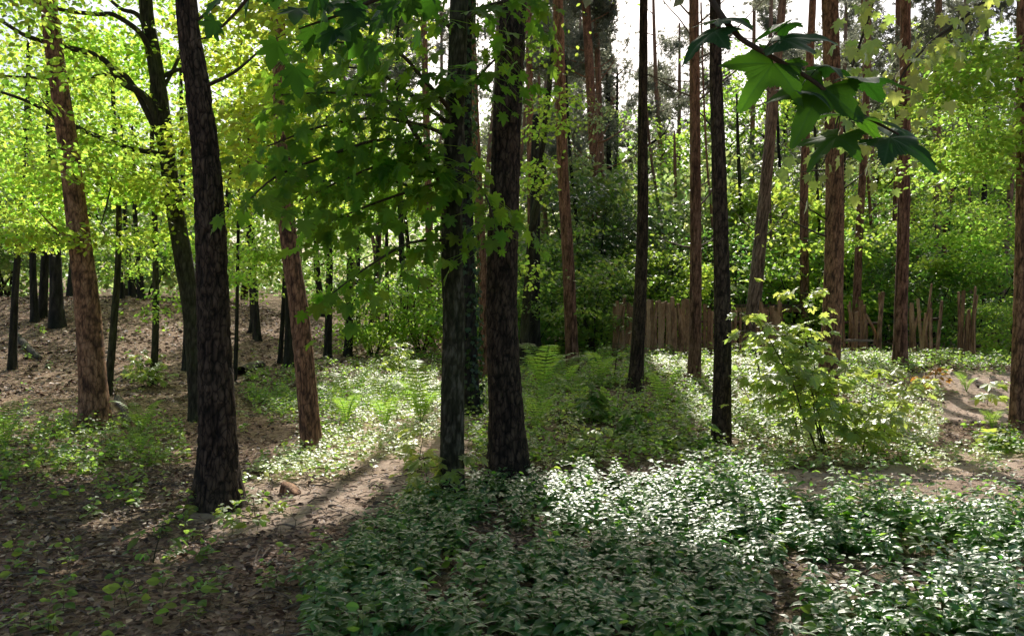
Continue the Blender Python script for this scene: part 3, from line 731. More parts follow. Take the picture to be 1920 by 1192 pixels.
small_crown(BL[4], [(230, 450, 22, 70, 60, 1.3, 60), (260, 520, 23, 60, 40, 1.2, 40), (180, 480, 24, 60, 40, 1.2, 40)], 'lime_leaf', size=0.09)
for j, (bx, by, rx) in {1: (40, 260, 120), 3: (130, 260, 130), 6: (290, 360, 110), 9: (460, 250, 130), 15: (700, 330, 90), 17: (740, 260, 100), 16: (660, 200, 120)}.items():
    small_crown(BL[j], [(bx, by, BL[j]['Y'], rx, 110, 1.8, 110), (bx+60, by-150, BL[j]['Y'], rx, 90, 1.8, 85)], 'oak_leaf', per=11, size=0.11, L=0.6, W=0.3)
small_crown(BL[18], [(1020, 560, 20, 60, 50, 1.0, 60), (1000, 470, 20, 60, 50, 1.0, 60)], 'under_leaf', size=0.1)

# ivy on its trunk
mb = MB()
n = 1500
z = rng.uniform(0.1, 7.5, n); a = rng.uniform(0, 2*np.pi, n)
ctr = np.array([point_on(tIv, zz)[0] for zz in z]); rr = np.interp(z, tIv['P'][:, 2], tIv['r'])
od = np.stack([np.cos(a), np.sin(a), np.zeros(n)], -1)
place(mb, SYL, ctr+od*(rr+0.03+0.06*rng.random(n))[:, None], od*0.5+np.array([0, 0, -1.0])+rnd(n, 0.4), od+rnd(n, 0.3), rng.uniform(0.04, 0.07, n))
foliage(tIv, mb, 'ivy_leaf', 'ivy')

# dead side branches of the pinkish pine (and a few on others)
def dead(rec, zlo, zhi, k, L=(0.8, 2.2), r=0.018, rise=0.5, mat='dead_twig', up=0.35):
    for _ in range(k):
        z = rng.uniform(zlo, zhi); p, rr = point_on(rec, z)
        a = rng.uniform(0, 2*np.pi)
        if rng.random() < 0.7: a = (0 if rng.random() < 0.5 else np.pi)+rng.normal(0, 0.5)
        P = branch_path(p, [math.cos(a), math.sin(a), rng.normal(up, 0.25)], rng.uniform(*L), 5, 0.10, rise)
        add_branch(rec, P, r*rng.uniform(0.6, 1.1), 0.003, mat=mat, segs=5)
dead(tF, 2.6, 8.2, 22, (0.9, 2.4), 0.020, 0.3)
dead(tH, 2.2, 6.0, 6, (0.4, 1.1), 0.022, 0.3, 'twig')
dead(tK, 3, 9, 8, (0.8, 2), 0.02)
dead(tR2, 5, 8, 5, (0.6, 1.4), 0.016)
dead(tR4, 6, 13, 14, (1.2, 3.0), 0.03, 0.6, 'red_bark')
dead(tR5, 5, 12, 8, (1.0, 2.4), 0.022, 0.6, 'red_bark')
dead(tR6, 4, 12, 10, (1.2, 3.0), 0.03, 0.6, 'dark_bark')
dead(tR7, 4, 11, 8, (1.2, 2.6), 0.025, 0.6, 'dark_bark')
dead(tS4, 4, 8, 5, (0.8, 2), 0.018)
dead(tR3, 4, 12, 8, (0.8, 2), 0.02, 0.5, 'red_bark')
dead(tM1, 5, 12, 8, (0.8, 2.2), 0.02, 0.5, 'red_bark')
dead(tP1, 2.2, 5, 3, (0.3, 0.9), 0.03, 0.4, 'brown_bark')
dead(tP5, 2.0, 5, 4, (0.3, 0.8), 0.02, 0.2)
dead(tL, 3.0, 5, 3, (0.5, 1.2), 0.02, 0.2, 'twig')

# ------------------------------------------------------------------ unseen high canopy, placed to shade the ground and spare the clearings
def visible(P):
    px, py, f = project(P)
    return (px > -30) & (px < 1950) & (py > -25) & (py < 1220)
canopy = [t for t in TREES if t['canopy']]
roots = np.array([t['root'][:2] for t in canopy])
gx, gy = np.meshgrid(np.arange(-14, 15, 0.42), np.arange(1.5, 17, 0.42))
gx = gx.ravel()+rng.normal(0, .12, gx.size); gy = gy.ravel()+rng.normal(0, .12, gx.size)
shade = ~lit_mask(gx, gy)
dn = fbm(gx*0.5, gy*0.5, oct=3, seed=61)
shade &= (dn > np.where(gy < 6.6, 0.20, 0.40))
shade &= ~((gx < 0.4) & (gy > 4.3)) & ~((gx > 3.2) & (gy > 6.0) & (dn < 0.55))
gx, gy = gx[shade], gy[shade]
DARK = [[(370, 930), (420, 800), (540, 728), (640, 700), (690, 705), (760, 750), (890, 782), (985, 812), (1055, 930)],  # ground patches to be darkened by extra unseen leaves overhead
        [(-60, 790), (150, 752), (330, 735), (420, 760), (420, 930), (-60, 930)],
        [(690, 570), (820, 520), (900, 540), (930, 600), (960, 628), (700, 640)],
        [(700, 500), (840, 500), (900, 530), (700, 560)]]
ex, ey = np.meshgrid(np.arange(-8, 6, 0.26), np.arange(2.0, 17, 0.26))
ex = ex.ravel()+rng.normal(0, .07, ex.size); ey = ey.ravel()+rng.normal(0, .07, ey.size)
edx, edy = gdisp(ex, ey, 4, 47); em = np.zeros(len(ex), bool)
for p in DARK: em |= inpoly(edx, edy, p)
em &= (fbm(ex*0.8, ey*0.8, oct=2, seed=63) > np.where(ex < -1.6, 0.36, 0.2))
gx, gy = np.concatenate([gx, ex[em]]), np.concatenate([gy, ey[em]])
zmin = (CAMZ+0.40*gy)/(1-0.40*math.cos(SUN_EL)/math.sin(SUN_EL))
zz = zmin+0.5+rng.random(len(gx))*4.0
C = np.stack([gx, gy, np.zeros_like(gx)], -1)+SUN*(zz/SUN[2])[:, None]
C = C[~visible(C)]
d = np.linalg.norm(C[:, None, :2]-roots[None], axis=2)
own = np.argmin(d, axis=1)
# more unseen foliage, added to darken the shade: it hides most of the sky but leaves the sun its way to the clearings and to the bright foliage
nb = 2600
B = np.stack([rng.uniform(-15, 17, nb), rng.uniform(-4, 31, nb), rng.uniform(9.5, 16.5, nb)], -1)
B = B[~visible(B) & ~visible(B+[0, 0, -0.8])]
def through(P, y0, x0, x1, z0, z1):
    k = (P[:, 1]-y0)/SUN[1]; q = P-SUN[None]*k[:, None]
    return (k > 0) & (q[:, 0] > x0) & (q[:, 0] < x1) & (q[:, 2] > z0) & (q[:, 2] < z1)
bad = through(B, 12.5, -9, 0.3, 1.8, 7.5) | through(B, 9.7, 3.5, 8, 1.8, 6.5) | through(B, 18, 4, 15, 1.2, 8.5) | through(B, 6.2, -2.5, 0.5, 2.6, 4.2) | through(B, 6.0, 2, 4.5, 2.6, 4.2)
B = B[~bad]
db = np.linalg.norm(B[:, None, :2]-roots[None], axis=2)
C = np.vstack([C, B]); own = np.concatenate([own, np.argmin(db, axis=1)])
for i, t in enumerate(canopy):
    c = C[own == i]
    if len(c) < 3: continue
    needle = 'pine' in t['name']
    mb = MB(); sprays(mb, c, 34, 0.72, 0.40, LQ, 0.20, droop=0.15, tilt=0.5, thick=0.12)
    if mb.n: link('crown', mb.mesh('crown', M['needle' if needle else 'lime_leaf'], t['root'], attr=None), t['t'])  # shade foliage added out of view, hung on the nearest trunk
    # a few limbs out to the foliage
    for j in rng.choice(len(c), min(5, len(c)), replace=False):
        z0 = min(max(c[j][2]-np.linalg.norm(c[j][:2]-t['root'][:2])*0.5, 5.0), t['P'][-1][2]-0.2)
        p, rr = point_on(t, z0)
        P = np.array([p, p*0.5+c[j]*0.5+[0, 0, -0.2], c[j]])
        vis = visible(np.linspace(P[0], P[-1], 12)+[0, 0, -0.3])
        if vis.any(): continue
        add_branch(t, P, min(rr*0.5, 0.06), 0.012, segs=5, step=0.3)

# slim stems between the bushes of the mid distance
for i, (px, Y, w_) in enumerate([(1245, 28, 5), (1275, 31, 6), (1330, 27, 4), (1385, 29, 7), (1440, 26, 4), (1465, 30, 6), (1535, 27, 5), (1585, 29, 7), (1640, 27, 5), (1720, 29, 6), (1790, 28, 7), (1822, 26, 4), (1080, 27, 6), (1020, 29, 7), (950, 28, 7), (700, 30, 6), (840, 29, 8)]):
    tree('young_tree', [(px, 640), (px+rng.normal(0, 6), 470), (px+rng.normal(0, 16), 300)], w_+3, w_, rng.choice(['dark_bark', 'red_bark', 'pale_bark', 'oak_bark']),
         'slim young stem among the bushes of the middle distance', Y=Y, top=rng.uniform(8, 12), segs=10, fis=0.002, rough=0.1, step=0.4, flare=0.2, canopy=False, group='slim stems in the mid distance')
    small_crown(TREES[-1], [(px, 330, Y, 70, 80, 1.2, 34), (px+40, 220, Y, 70, 60, 1.2, 26)], 'far_leaf', per=9, size=0.12, L=0.5, W=0.3)
# visible crowns of the far pines
def pine_crown(rec, z0, z1, spread, k):
    mb = MB()
    P0 = []
    for _ in range(k):
        z = rng.uniform(z0, z1); p, rr = point_on(rec, min(z, rec['P'][-1][2]-0.1)); a = rng.uniform(0, 2*np.pi)
        L = spread*rng.uniform(0.35, 1.0)*(1.15-0.6*(z-z0)/(z1-z0))
        Q = branch_path(p+[0, 0, 0], [math.cos(a), math.sin(a), rng.normal(0.3, 0.2)], L, 5, 0.18, 0.3)
        if rng.random() < 0.35: add_branch(rec, Q, 0.03, 0.006, segs=5, step=0.2)
        Qs, _ = resample(Q, np.zeros(len(Q)), 0.22)
        P0.append(Qs[int(len(Qs)*0.35):])
    c = np.vstack(P0); c = np.repeat(c, 8, 0)+rnd(len(c)*8, 0.2)
    kp = cull(c, 0.03); c = c[kp]
    n = len(c)*16
    pos = np.repeat(c, 16, 0)+rnd(n, 0.035)
    fw = rnd(n, 1.0)+[0, 0, 0.35]
    place(mb, NEED, pos, fw, rnd(n, 1.0), rng.uniform(0.10, 0.19, n))
    foliage(rec, mb, 'needle')
for rec, z0, z1, sp, k in [(tR4, 9.5, 18.5, 3.0, 26), (tR5, 9, 16.5, 2.4, 16), (tR6, 7.5, 13, 3.0, 22), (tR7, 6.5, 12, 2.6, 18), (tM1, 9, 17.5, 2.8, 22),
                           (tR3, 8.5, 16.5, 2.0, 12), (tS1, 8, 16.5, 2.2, 14), (tS3, 8.5, 15.5, 2.5, 16), (tK, 7.5, 16, 2.2, 12), (tS6, 6.5, 13.5, 2.6, 16), (tM2, 8, 13.5, 2.2, 14), (tS4, 8, 16, 2.4, 14)]:
    pine_crown(rec, z0, z1, sp, k)
FARP = [(705, 35, 'thin'), (655, 42, ''), (905, 38, ''), (1020, 40, ''), (1085, 44, ''), (1250, 40, ''), (1275, 46, ''), (1400, 38, ''), (1470, 44, ''), (1560, 40, ''), (1640, 36, ''), (1730, 40, ''), (1800, 36, ''), (560, 44, ''), (820, 46, ''), (950, 46, ''), (1060, 33, ''), (1165, 42, ''), (1010, 48, ''), (1340, 44, ''), (1430, 35, ''), (1520, 46, ''), (1600, 48, ''), (1690, 44, ''), (1230, 52, ''), (1110, 50, '')]
for px, Y, _ in FARP:
    b = at(px, 575, Y); tp = rng.uniform(15, 20)+0.08*(Y-35)
    rec = tree('pine_tree', [(px, 630), (px+rng.normal(0, 5), 450), (px+rng.normal(0, 12), 200)], 460/Y, 330/Y, rng.choice(['red_bark', 'pale_bark', 'pale_bark']),  # mostly pale bark, paling far pines as haze would
               'distant pine among many in the hazy wood behind', Y=Y, top=tp, segs=12, fis=0, step=0.5, flare=0.2, canopy=False, group='distant pines behind')
    pine_crown(rec, tp*0.36, tp-0.3, rng.uniform(2.4, 3.6), 30)

# ------------------------------------------------------------------ understory bushes (shared meshes, copied)
def bush_mesh(kind, seed):
    r_ = np.random.default_rng(seed)
    mb, st = MB(), MB()
    c = np.vstack([clumpy((0, 0, 1.35), (1.35, 1.2, 1.3), 26, 210, r_), clumpy((0.3, 0, 0.7), (1.5, 1.3, 0.7), 14, 90, r_)])
    c = c[c[:, 2] > 0.05]
    sprays(mb, c, 13, 0.42, 0.24, LO, {'holly': 0.07, 'far': 0.12}.get(kind, 0.085 if seed % 2 else 0.11), droop=0.25, tilt=0.55, culled=False)
    for _ in range(7):
        a = r_.uniform(0, 6.28)
        P = branch_path([0, 0, -0.15], [math.cos(a)*0.5, math.sin(a)*0.5, 1.0], r_.uniform(1.6, 2.6), 5, 0.15, 0, r_)
        tube(st, P, np.linspace(0.03, 0.006, len(P)), 6, 0.2)
    return mb.mesh('foliage', M[{'holly': 'holly_leaf', 'lime': 'lime_leaf', 'under': 'under_leaf', 'far': 'far_leaf'}[kind]], attr=None), st.mesh('stem', M['dark_bark'], smooth=True)
BM = {(k, s): bush_mesh(k, 100+s) for k in ('holly', 'lime', 'under', 'far') for s in (0, 1)}
def bush(x, y, sc, kind, label, group=None, name='bush', zs=1.0, sub=-0.05):
    b = bpy.data.objects.new(name, None); col.objects.link(b); tag(b, label, 'bush', group)
    b.location = (float(x), float(y), float(hgt(x, y))+sub); b.rotation_euler = (0, 0, float(rng.uniform(0, 6.28))); b.scale = (sc, sc, sc*zs)
    f, s = BM[(kind, int(rng.integers(2)))]
    link('foliage', f, b); link('stem', s, b)
    return b
def bush_px(px, Y, sc, kind, label, group=None, zs=1.0):
    p = at(px, 600, Y); return bush(p[0], Y, sc, kind, label, group, zs=zs)

bush_px(1130, 25.5, 1.9, 'holly', 'tall silvery glinting evergreen bush in the middle distance, right of the red pines', zs=1.15)
bush_px(1235, 27, 1.7, 'holly', 'tall glinting evergreen bush behind the left end of the stake fence', zs=1.15)
bush_px(1045, 24, 1.5, 'under', 'dark green bush behind the straight red pine trunk')
bush_px(1120, 21.5, 1.0, 'under', 'low shaded bush at the left end of the stake fence')
bush_px(1270, 23.5, 1.25, 'lime', 'sunny bush with flat leaf layers rising just behind the stake fence')
bush_px(1360, 25, 1.5, 'under', 'bright bush between the dark pine and the pale leaning pine behind the fence')
bush_px(1530, 23.5, 1.35, 'lime', 'yellow green bush behind the thick brown pine')
bush_px(1620, 24.5, 1.5, 'under', 'dense green bush behind the flat plank of the broken fence')
bush_px(1740, 22.5, 1.25, 'holly', 'glossy bush behind the stakes right of the reddish pine')
bush_px(1815, 21, 1.2, 'under', 'bushy green shrub behind the tall fence posts')
p_ = ground_at(1880, 705)
bush(at(1893, 600, 17.0)[0], 17.0, 0.55, 'lime', 'pale sunlit shrub beside the path gap near the right edge')
bush_px(925, 23, 1.2, 'under', 'shaded bush between the close pair of trunks')
bush_px(985, 21.5, 0.9, 'under', 'shaded bush at the foot of the thin crooked stem')
bush_px(700, 24, 0.9, 'lime', 'small bright bush on the edge of the brown slope')
bush_px(790, 25, 1.2, 'lime', 'bright bush just left of the mossy sycamore trunk')
# the wood beyond, bushes that read alike
k = 0
for Y in (28, 31, 35, 40):
    for px in np.arange(-150, 2080, 150 if Y < 33 else 190):
        x = (px+rng.uniform(-50, 50)-CX)/F*Y
        if Y < 33 and px < 780: continue
        if x < -9 and Y < 34: continue
        if rng.random() < (0.45 if Y < 33 else 0.25): continue
        bush(x, Y+rng.uniform(-1, 1), rng.uniform(1.5, 2.5), ('far' if Y > 33 and rng.random() < 0.7 else rng.choice(['far', 'under', 'holly', 'lime'])), 'leafy thicket bush in the wood far behind', 'thicket bushes far behind', zs=rng.uniform(0.9, 1.3))

# far trees with broad crowns closing the view
def far_tree_mesh(seed):
    r_ = np.random.default_rng(seed); mb, st = MB(), MB()
    c = clumpy((0, 0, 6.5), (3.0, 2.8, 4.2), 36, 330, r_); c = c[c[:, 2] > 1.8]
    sprays(mb, c, 13, 0.8, 0.45, LO, 0.16, droop=0.3, tilt=0.5, culled=False)
    P = branch_path([0, 0, -0.2], [0.03, 0, 1], 9.5, 8, 0.06, 0, r_); tube(st, P, np.linspace(0.17, 0.03, len(P)), 10, 0.4, rough=0.06)
    for _ in range(9):
        q = P[r_.integers(2, 8)]; a = r_.uniform(0, 6.28)
        B = branch_path(q, [math.cos(a), math.sin(a), 0.5], r_.uniform(1.5, 3), 4, 0.15, 0.2, r_); tube(st, B, np.linspace(0.05, 0.01, len(B)), 6, 0.3)
    return mb, st
FT = []
for s in (1, 2, 3):
    a, b = far_tree_mesh(200+s)
    FT.append((a.mesh('crown', M['lime_leaf' if s != 2 else 'oak_leaf'], attr=None), b.mesh('trunk', M['dark_bark'], smooth=True)))
ft_list = [(-21, 26, .9), (-16.5, 30, 1.0), (-12, 33, 1.0), (-19, 36, 1.1), (-8.5, 36, 1.0), (-24, 33, 1.1), (-5, 40, 1.0), (-14, 42, 1.2), (-1, 44, 0.9), (-9, 46, 1.1), (16, 30, .8), (20, 34, .9), (24, 38, 1.1), (11.5, 42, .8), (17, 43, .9), (28, 44, 1.2), (23, 29, .9),
           (-29, 40, 1.2), (-22, 46, 1.2), (3.5, 47, .75), (8, 48, 0.7), (33, 50, 1.2), (1, 52, 1.25), (12, 53, 1.35), (20, 54, 1.5), (27, 55, 1.5), (-4, 54, 1.4), (6, 58, 1.3), (12.8, 40, 1.35), (17, 39, 1.4), (21.5, 41, 1.45), (0, 46, 1.3), (9.8, 36, 0.8), (6.6, 38, 1.05), (9.3, 38.5, 1.15)]
for x, y, sc in ft_list:
    b = bpy.data.objects.new('broadleaf_tree', None); col.objects.link(b)
    tag(b, 'broad leafy tree closing the view in the far wood', 'tree', 'leafy trees of the far wood')
    b.location = (x, y, float(hgt(x, y))); b.rotation_euler = (0, 0, float(rng.uniform(0, 6.28))); b.scale = (sc,)*3
    cm, tm = FT[int(rng.integers(3))]
    link('crown', cm, b); link('trunk', tm, b)

# a last wall of woodland nobody could count
mb = MB()
n = 2600
a = rng.uniform(-0.75, 0.75, n); r = rng.uniform(50, 78, n)
c = np.stack([np.sin(a)*r, np.cos(a)*r, 0.5+9.0*rng.random(n)**1.5*(0.5+vnoise(a*9+5, a*0, seed=4))], -1)
c[:, 2] += hgt(c[:, 0], c[:, 1])
sprays(mb, c, 16, 2.2, 1.3, LO, 0.42, droop=0.3, tilt=0.6, culled=False, thick=0.5)
o = link('distant_woodland', mb.mesh('distant_woodland', M['far_leaf'], attr=None)); struct(o, 'stuff'); o['label'] = 'mass of far woodland foliage'

# ------------------------------------------------------------------ overhanging boughs near the camera
def bough(name, label, pts, r0, leaves, size, mat='syc_leaf', droop=0.7, spread=0.2, tpl=SYC):
    P = np.array([at(*p) for p in pts])
    t = thing(name, label, 'branch', P[0])
    rec = dict(t=t, root=P[0])
    mbt = MB(); tube(mbt, P, np.linspace(r0, 0.003, len(P)), 7, 0.05, rough=0.1)
    link('limb', mbt.mesh('limb', M['twig'], P[0], smooth=True), t)
    Q, _ = resample(P, np.zeros(len(P)), 0.03)
    i = rng.integers(int(len(Q)*0.25), len(Q), leaves)
    T = unit(np.gradient(Q, axis=0))[i]; side = unit(np.cross(T, [0, 0, 1.0]))*rng.choice([-1, 1], leaves)[:, None]
    off = np.abs(rng.normal(0, spread, leaves))
    pos = Q[i]+side*off[:, None]+rnd(leaves, spread*0.35)
    fw = T*0.5+side*0.5+rnd(leaves, 0.3); fw[:, 2] -= droop
    mb = MB(); place(mb, tpl, pos, fw, np.array([0, -0.2, 1.0])+rnd(leaves, 0.3), size*rng.uniform(0.7, 1.2, leaves))
    link('foliage', mb.mesh('foliage', M[mat], P[0], smooth=True, attr=None), t)
    return t
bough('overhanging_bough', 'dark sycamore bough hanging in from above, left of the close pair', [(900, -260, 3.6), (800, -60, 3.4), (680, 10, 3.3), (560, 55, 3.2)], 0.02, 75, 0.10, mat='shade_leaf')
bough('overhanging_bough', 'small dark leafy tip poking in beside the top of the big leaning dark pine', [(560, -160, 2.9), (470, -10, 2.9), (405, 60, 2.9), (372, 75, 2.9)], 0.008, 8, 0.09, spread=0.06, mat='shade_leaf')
bough('overhanging_bough', 'bright hanging sycamore twigs behind the large dark leaf sprig', [(1640, -220, 5.8), (1640, -20, 5.8), (1600, 120, 5.9), (1560, 260, 5.9), (1530, 340, 6.0)], 0.014, 90, 0.08, mat='sap_leaf', spread=0.26)
bough('overhanging_bough', 'bright leafy twigs dropping from the slanting branch at the top right', [(1920, -60, 6.4), (1800, 40, 6.4), (1740, 85, 6.3), (1680, 170, 6.2), (1690, 300, 6.2)], 0.016, 110, 0.08, mat='sap_leaf', spread=0.28)

# the large dark leaf sprig, every leaf a part
def big_leaf_mesh(seed):
    r_ = np.random.default_rng(seed)
    # fine palmate outline with teeth
    th = np.linspace(-2.55, 2.55, 181)
    lob = np.array([-2.25, -1.15, 0, 1.15, 2.25]); ln = np.array([.60, .88, 1.02, .88, .60]); wd = np.array([.62, .50, .46, .50, .62])
    rr = 0.50+0*th
    for a, l, w in zip(lob, ln, wd):
        rr = np.maximum(rr, l*np.exp(-np.abs((th-a)/w)**1.35*0.9))
    rr = rr*(1+0.075*((th*5.2+0.3*np.sin(th*3+seed)) % 1.0-0.5)*np.sign(th+1e-6)*-1)*(1+0.03*r_.normal(0, 1, len(th)))
    K = 14
    V = [[0, 0, 0]]; A = [1.0]
    for j in range(1, K+1):
        s = j/K
        da = np.min(np.abs(th[:, None]-lob[None]), axis=1)
        vein = np.exp(-(da*rr*s/0.016)**2)
        chev = np.exp(-((((rr*s*6.0-da*5.0) % 1.0)-0.5)/0.16)**2)*0.45
        A += list(np.clip(np.maximum(vein, chev), 0, 1))
        r_s = rr*s
        x, y = np.sin(th)*r_s, np.cos(th)*r_s
        z = -0.30*(x*x+y*y)+0.06*np.abs(np.sin(th*2.72))*r_s+0.05*np.sin(x*5+seed)*s+0.02*np.sin(y*11+seed*2)*s
        V += list(np.column_stack([x, y, z]))
    V = np.array(V); m = len(th)
    fs3 = np.array([[0, 1+i+1, 1+i] for i in range(m-1)])
    fs4 = np.array([[1+(j-1)*m+i, 1+(j-1)*m+i+1, 1+j*m+i+1, 1+j*m+i] for j in range(1, K) for i in range(m-1)])
    return V, [fs3, fs4], np.array(A)
def vein_mat(m, amt):
    nt = m.node_tree; L = nt.links
    a = nt.nodes.new('ShaderNodeAttribute'); a.attribute_name = 'bark'
    for b in [n for n in nt.nodes if n.type in ('BSDF_DIFFUSE', 'BSDF_TRANSLUCENT')]:
        src = b.inputs['Color'].links[0].from_socket
        mx = nt.nodes.new('ShaderNodeMixRGB'); mx.blend_type = 'MULTIPLY' if b.type == 'BSDF_TRANSLUCENT' else 'ADD'
        f = nt.nodes.new('ShaderNodeMath'); f.operation = 'MULTIPLY'; L.new(a.outputs['Fac'], f.inputs[0]); f.inputs[1].default_value = amt if b.type == 'BSDF_DIFFUSE' else 0.7
        L.new(f.outputs[0], mx.inputs[0]); L.new(src, mx.inputs[1]); mx.inputs[2].default_value = (0.06, 0.10, 0.04, 1) if b.type == 'BSDF_DIFFUSE' else (0.3, 0.4, 0.2, 1)
        L.new(mx.outputs[0], b.inputs['Color'])
SPR_Y = 2.05
tw = [(1290, -70, 2.1), (1372, 55, SPR_Y), (1430, 97, SPR_Y), (1517, 147, SPR_Y), (1580, 195, SPR_Y), (1640, 228, SPR_Y), (1685, 252, SPR_Y)]
Pt = np.array([at(*p) for p in tw])
spr = thing('leaf_sprig', 'large dark sycamore leaf sprig hanging close at the upper right', 'branch', Pt[0])
mbt = MB(); tube(mbt, Pt, np.linspace(0.0085, 0.003, len(Pt)), 8, 0.02, rough=0.08)
link('twig', mbt.mesh('twig', M['twig'], Pt[0], smooth=True), spr)
# (leaf base px, tip px, depth offset tip, flatness: how much the blade faces the camera, size factor)
LV = [((1345, 38), (1420, 20), 0.05, 0.45, 1.0), ((1338, 60), (1262, 110), -0.03, 0.5, 0.85), ((1475, 45), (1400, 70), 0.05, 0.25, 0.7), ((1465, 75), (1590, 48), -0.02, 0.55, 1.0),
      ((1450, 120), (1378, 205), -0.05, 0.65, 1.0), ((1545, 165), (1468, 268), -0.05, 0.8, 1.0), ((1500, 170), (1570, 180), 0.05, 0.5, 0.65), ((1545, 125), (1622, 140), 0.0, 0.35, 0.75),
      ((1612, 150), (1750, 150), -0.08, 0.2, 1.1), ((1570, 255), (1505, 305), -0.05, 0.7, 0.75), ((1668, 258), (1792, 300), -0.1, 0.6, 1.1), ((1590, 215), (1665, 225), 0.12, 0.5, 0.7)]
M['near_leaf'] = leaf_mat('near_leaf', (0.012, 0.045, 0.018), (0.06, 0.22, 0.015), 0.34, 0.5, 1.36, hue=0.0, val=0.0, gloss=0.45)  # very dark sycamore leaf, shade put into the colour
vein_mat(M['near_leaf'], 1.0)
M['near_leaf_lit'] = leaf_mat('near_leaf_lit', (0.018, 0.06, 0.014), (0.16, 0.42, 0.02), 0.42, 0.5, 1.36, hue=0.0, val=0.0, gloss=0.4)  # lighter copy of the sprig leaf, coloured as if sunlit
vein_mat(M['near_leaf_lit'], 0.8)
for i, (b, tpx, dd, face, sf) in enumerate(LV):
    B = at(b[0], b[1], SPR_Y); Tp = at(tpx[0], tpx[1], SPR_Y+dd)
    fw = Tp-B; L = np.linalg.norm(fw)/1.0*1.02
    face *= 0.72; nr = np.array([0.15*rng.normal(), 0.1, 1.0])*(1-face)+np.array([0.25*rng.normal(), -1.0, 0.15])*face
    tv_, tf_, ta_ = big_leaf_mesh(i)
    mb = MB(); place(mb, (tv_, tf_), B[None], fw[None], nr[None], L*0.82); mb.a[-1] = ta_
    # petiole back to the twig
    q = Pt[np.argmin(np.linalg.norm(Pt-B, axis=1))]
    tube(mb, np.array([q, (q+B)/2+[0, 0, 0.008], B]), [0.0016, 0.0014, 0.0014], 5, 0.01)
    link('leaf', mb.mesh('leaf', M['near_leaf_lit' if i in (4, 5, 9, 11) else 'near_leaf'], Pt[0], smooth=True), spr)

# ------------------------------------------------------------------ fence, shelter
def box(mb, c, sx, sy, sz, rotz=0, tiltx=0, tilty=0, jag=0.0, seed=0):
    """a rough board: box with a few rings, wavering edges"""
    r_ = np.random.default_rng(seed); n = 6
    V = []
    for k in range(n):
        z = -sz/2+sz*k/(n-1)
        w = 1+r_.normal(0, jag)
        o = r_.normal(0, jag*sx*0.5, 2)
        for a, b in ((-1, -1), (1, -1), (1, 1), (-1, 1)):
            V.append([a*sx/2*w+o[0], b*sy/2+o[1]*0.3, z+(r_.normal(0, jag*0.25) if k == n-1 else 0)])
    V = np.array(V); f = []
    for k in range(n-1):
        for j in range(4):
            f.append([k*4+j, k*4+(j+1) % 4, (k+1)*4+(j+1) % 4, (k+1)*4+j])
    f += [[3, 2, 1, 0], [(n-1)*4+j for j in range(4)]]
    cx_, sx_ = math.cos(tilty), math.sin(tilty)
    V = np.column_stack([V[:, 0]*cx_+V[:, 2]*sx_, V[:, 1]+V[:, 2]*tiltx, -V[:, 0]*sx_+V[:, 2]*cx_])
    c0, s0 = math.cos(rotz), math.sin(rotz)
    V = np.column_stack([V[:, 0]*c0-V[:, 1]*s0, V[:, 0]*s0+V[:, 1]*c0, V[:, 2]])
    h = vnoise(V[:, 0]*9+seed, V[:, 2]*3, seed=seed)*0.5+0.5*r_.random()
    mb.add(V+np.asarray(c), [np.array(f)], h)

def fence(label, x0, x1, Y0, Y1, top, n, hvar=0.06, rails=2, tall=(), wid=0.085, lean=0.02, skip=()):
    A = at(x0, 600, Y0); B = at(x1, 600, Y1); A[2] = hgt(A[0], A[1]); B[2] = hgt(B[0], B[1])
    t = thing('stake_fence', label, 'fence', A)
    d = B-A; ang = math.atan2(d[1], d[0])
    for i in range(n):
        if i in skip: continue
        u = (i+0.5+rng.normal(0, 0.12))/n
        p = A+d*u; gz = hgt(p[0], p[1])
        h = top*(1+rng.normal(0, hvar)) if i not in tall else top*rng.uniform(1.25, 1.5)
        mb = MB(); w = wid*rng.uniform(0.75, 1.3)
        if rng.random() < 0.5 or i in tall:
            P = np.array([[p[0], p[1], gz-0.1], [p[0]+rng.normal(0, lean), p[1], gz+h*0.5], [p[0]+rng.normal(0, lean*1.5), p[1], gz+h]])
            tube(mb, P, np.array([w*0.5, w*0.48, w*0.4]), 7, 0.15, rough=0.12, seed=i, fis=0.003)
        else:
            box(mb, [p[0], p[1], gz+h/2-0.05], w, 0.028, h+0.1, ang, 0, rng.normal(0, lean*1.2), 0.10, seed=int(rng.integers(9999)))
        link('stake', mb.mesh('stake', M['stake_wood'], A), t)
    for k in range(rails):
        z = top*(0.28 if k == 0 else 0.74)
        mb = MB(); nrm = np.array([-math.sin(ang), math.cos(ang), 0])*0.06
        tube(mb, np.array([A+nrm+[0, 0, z], (A+B)/2+nrm+[0, 0, z-0.02], B+nrm+[0, 0, z]]), [0.035]*3, 7, 0.3, rough=0.1, seed=k)
        link('rail', mb.mesh('rail', M['dark_wood'], A), t)
    return t
fence('long tight row of rough brown stakes at the left end, tallest fence section', 1148, 1292, 20.2, 19.6, 1.32, 22, wid=0.10)
fence('lower gappy stake row just right of the pinkish pine', 1312, 1396, 20.6, 20.9, 1.12, 8, wid=0.10, skip=(4,))
fence('short section of round stakes right of the pale leaning pine', 1418, 1470, 19.0, 18.7, 1.22, 10, wid=0.075)
fence('broken fence piece with leaning boards under the flat plank', 1578, 1652, 19.2, 18.7, 1.15, 9, hvar=0.18, wid=0.085, lean=0.07, tall=(7, 8))
fence('ragged row of thin dark stakes right of the reddish pine', 1706, 1758, 17.9, 17.2, 1.25, 9, hvar=0.15, wid=0.065, lean=0.04, tall=(5,))
fence('pale broken end of the fence with one very tall post', 1796, 1834, 17.2, 16.7, 1.2, 7, hvar=0.18, wid=0.065, lean=0.04, tall=(0, 5), rails=1)
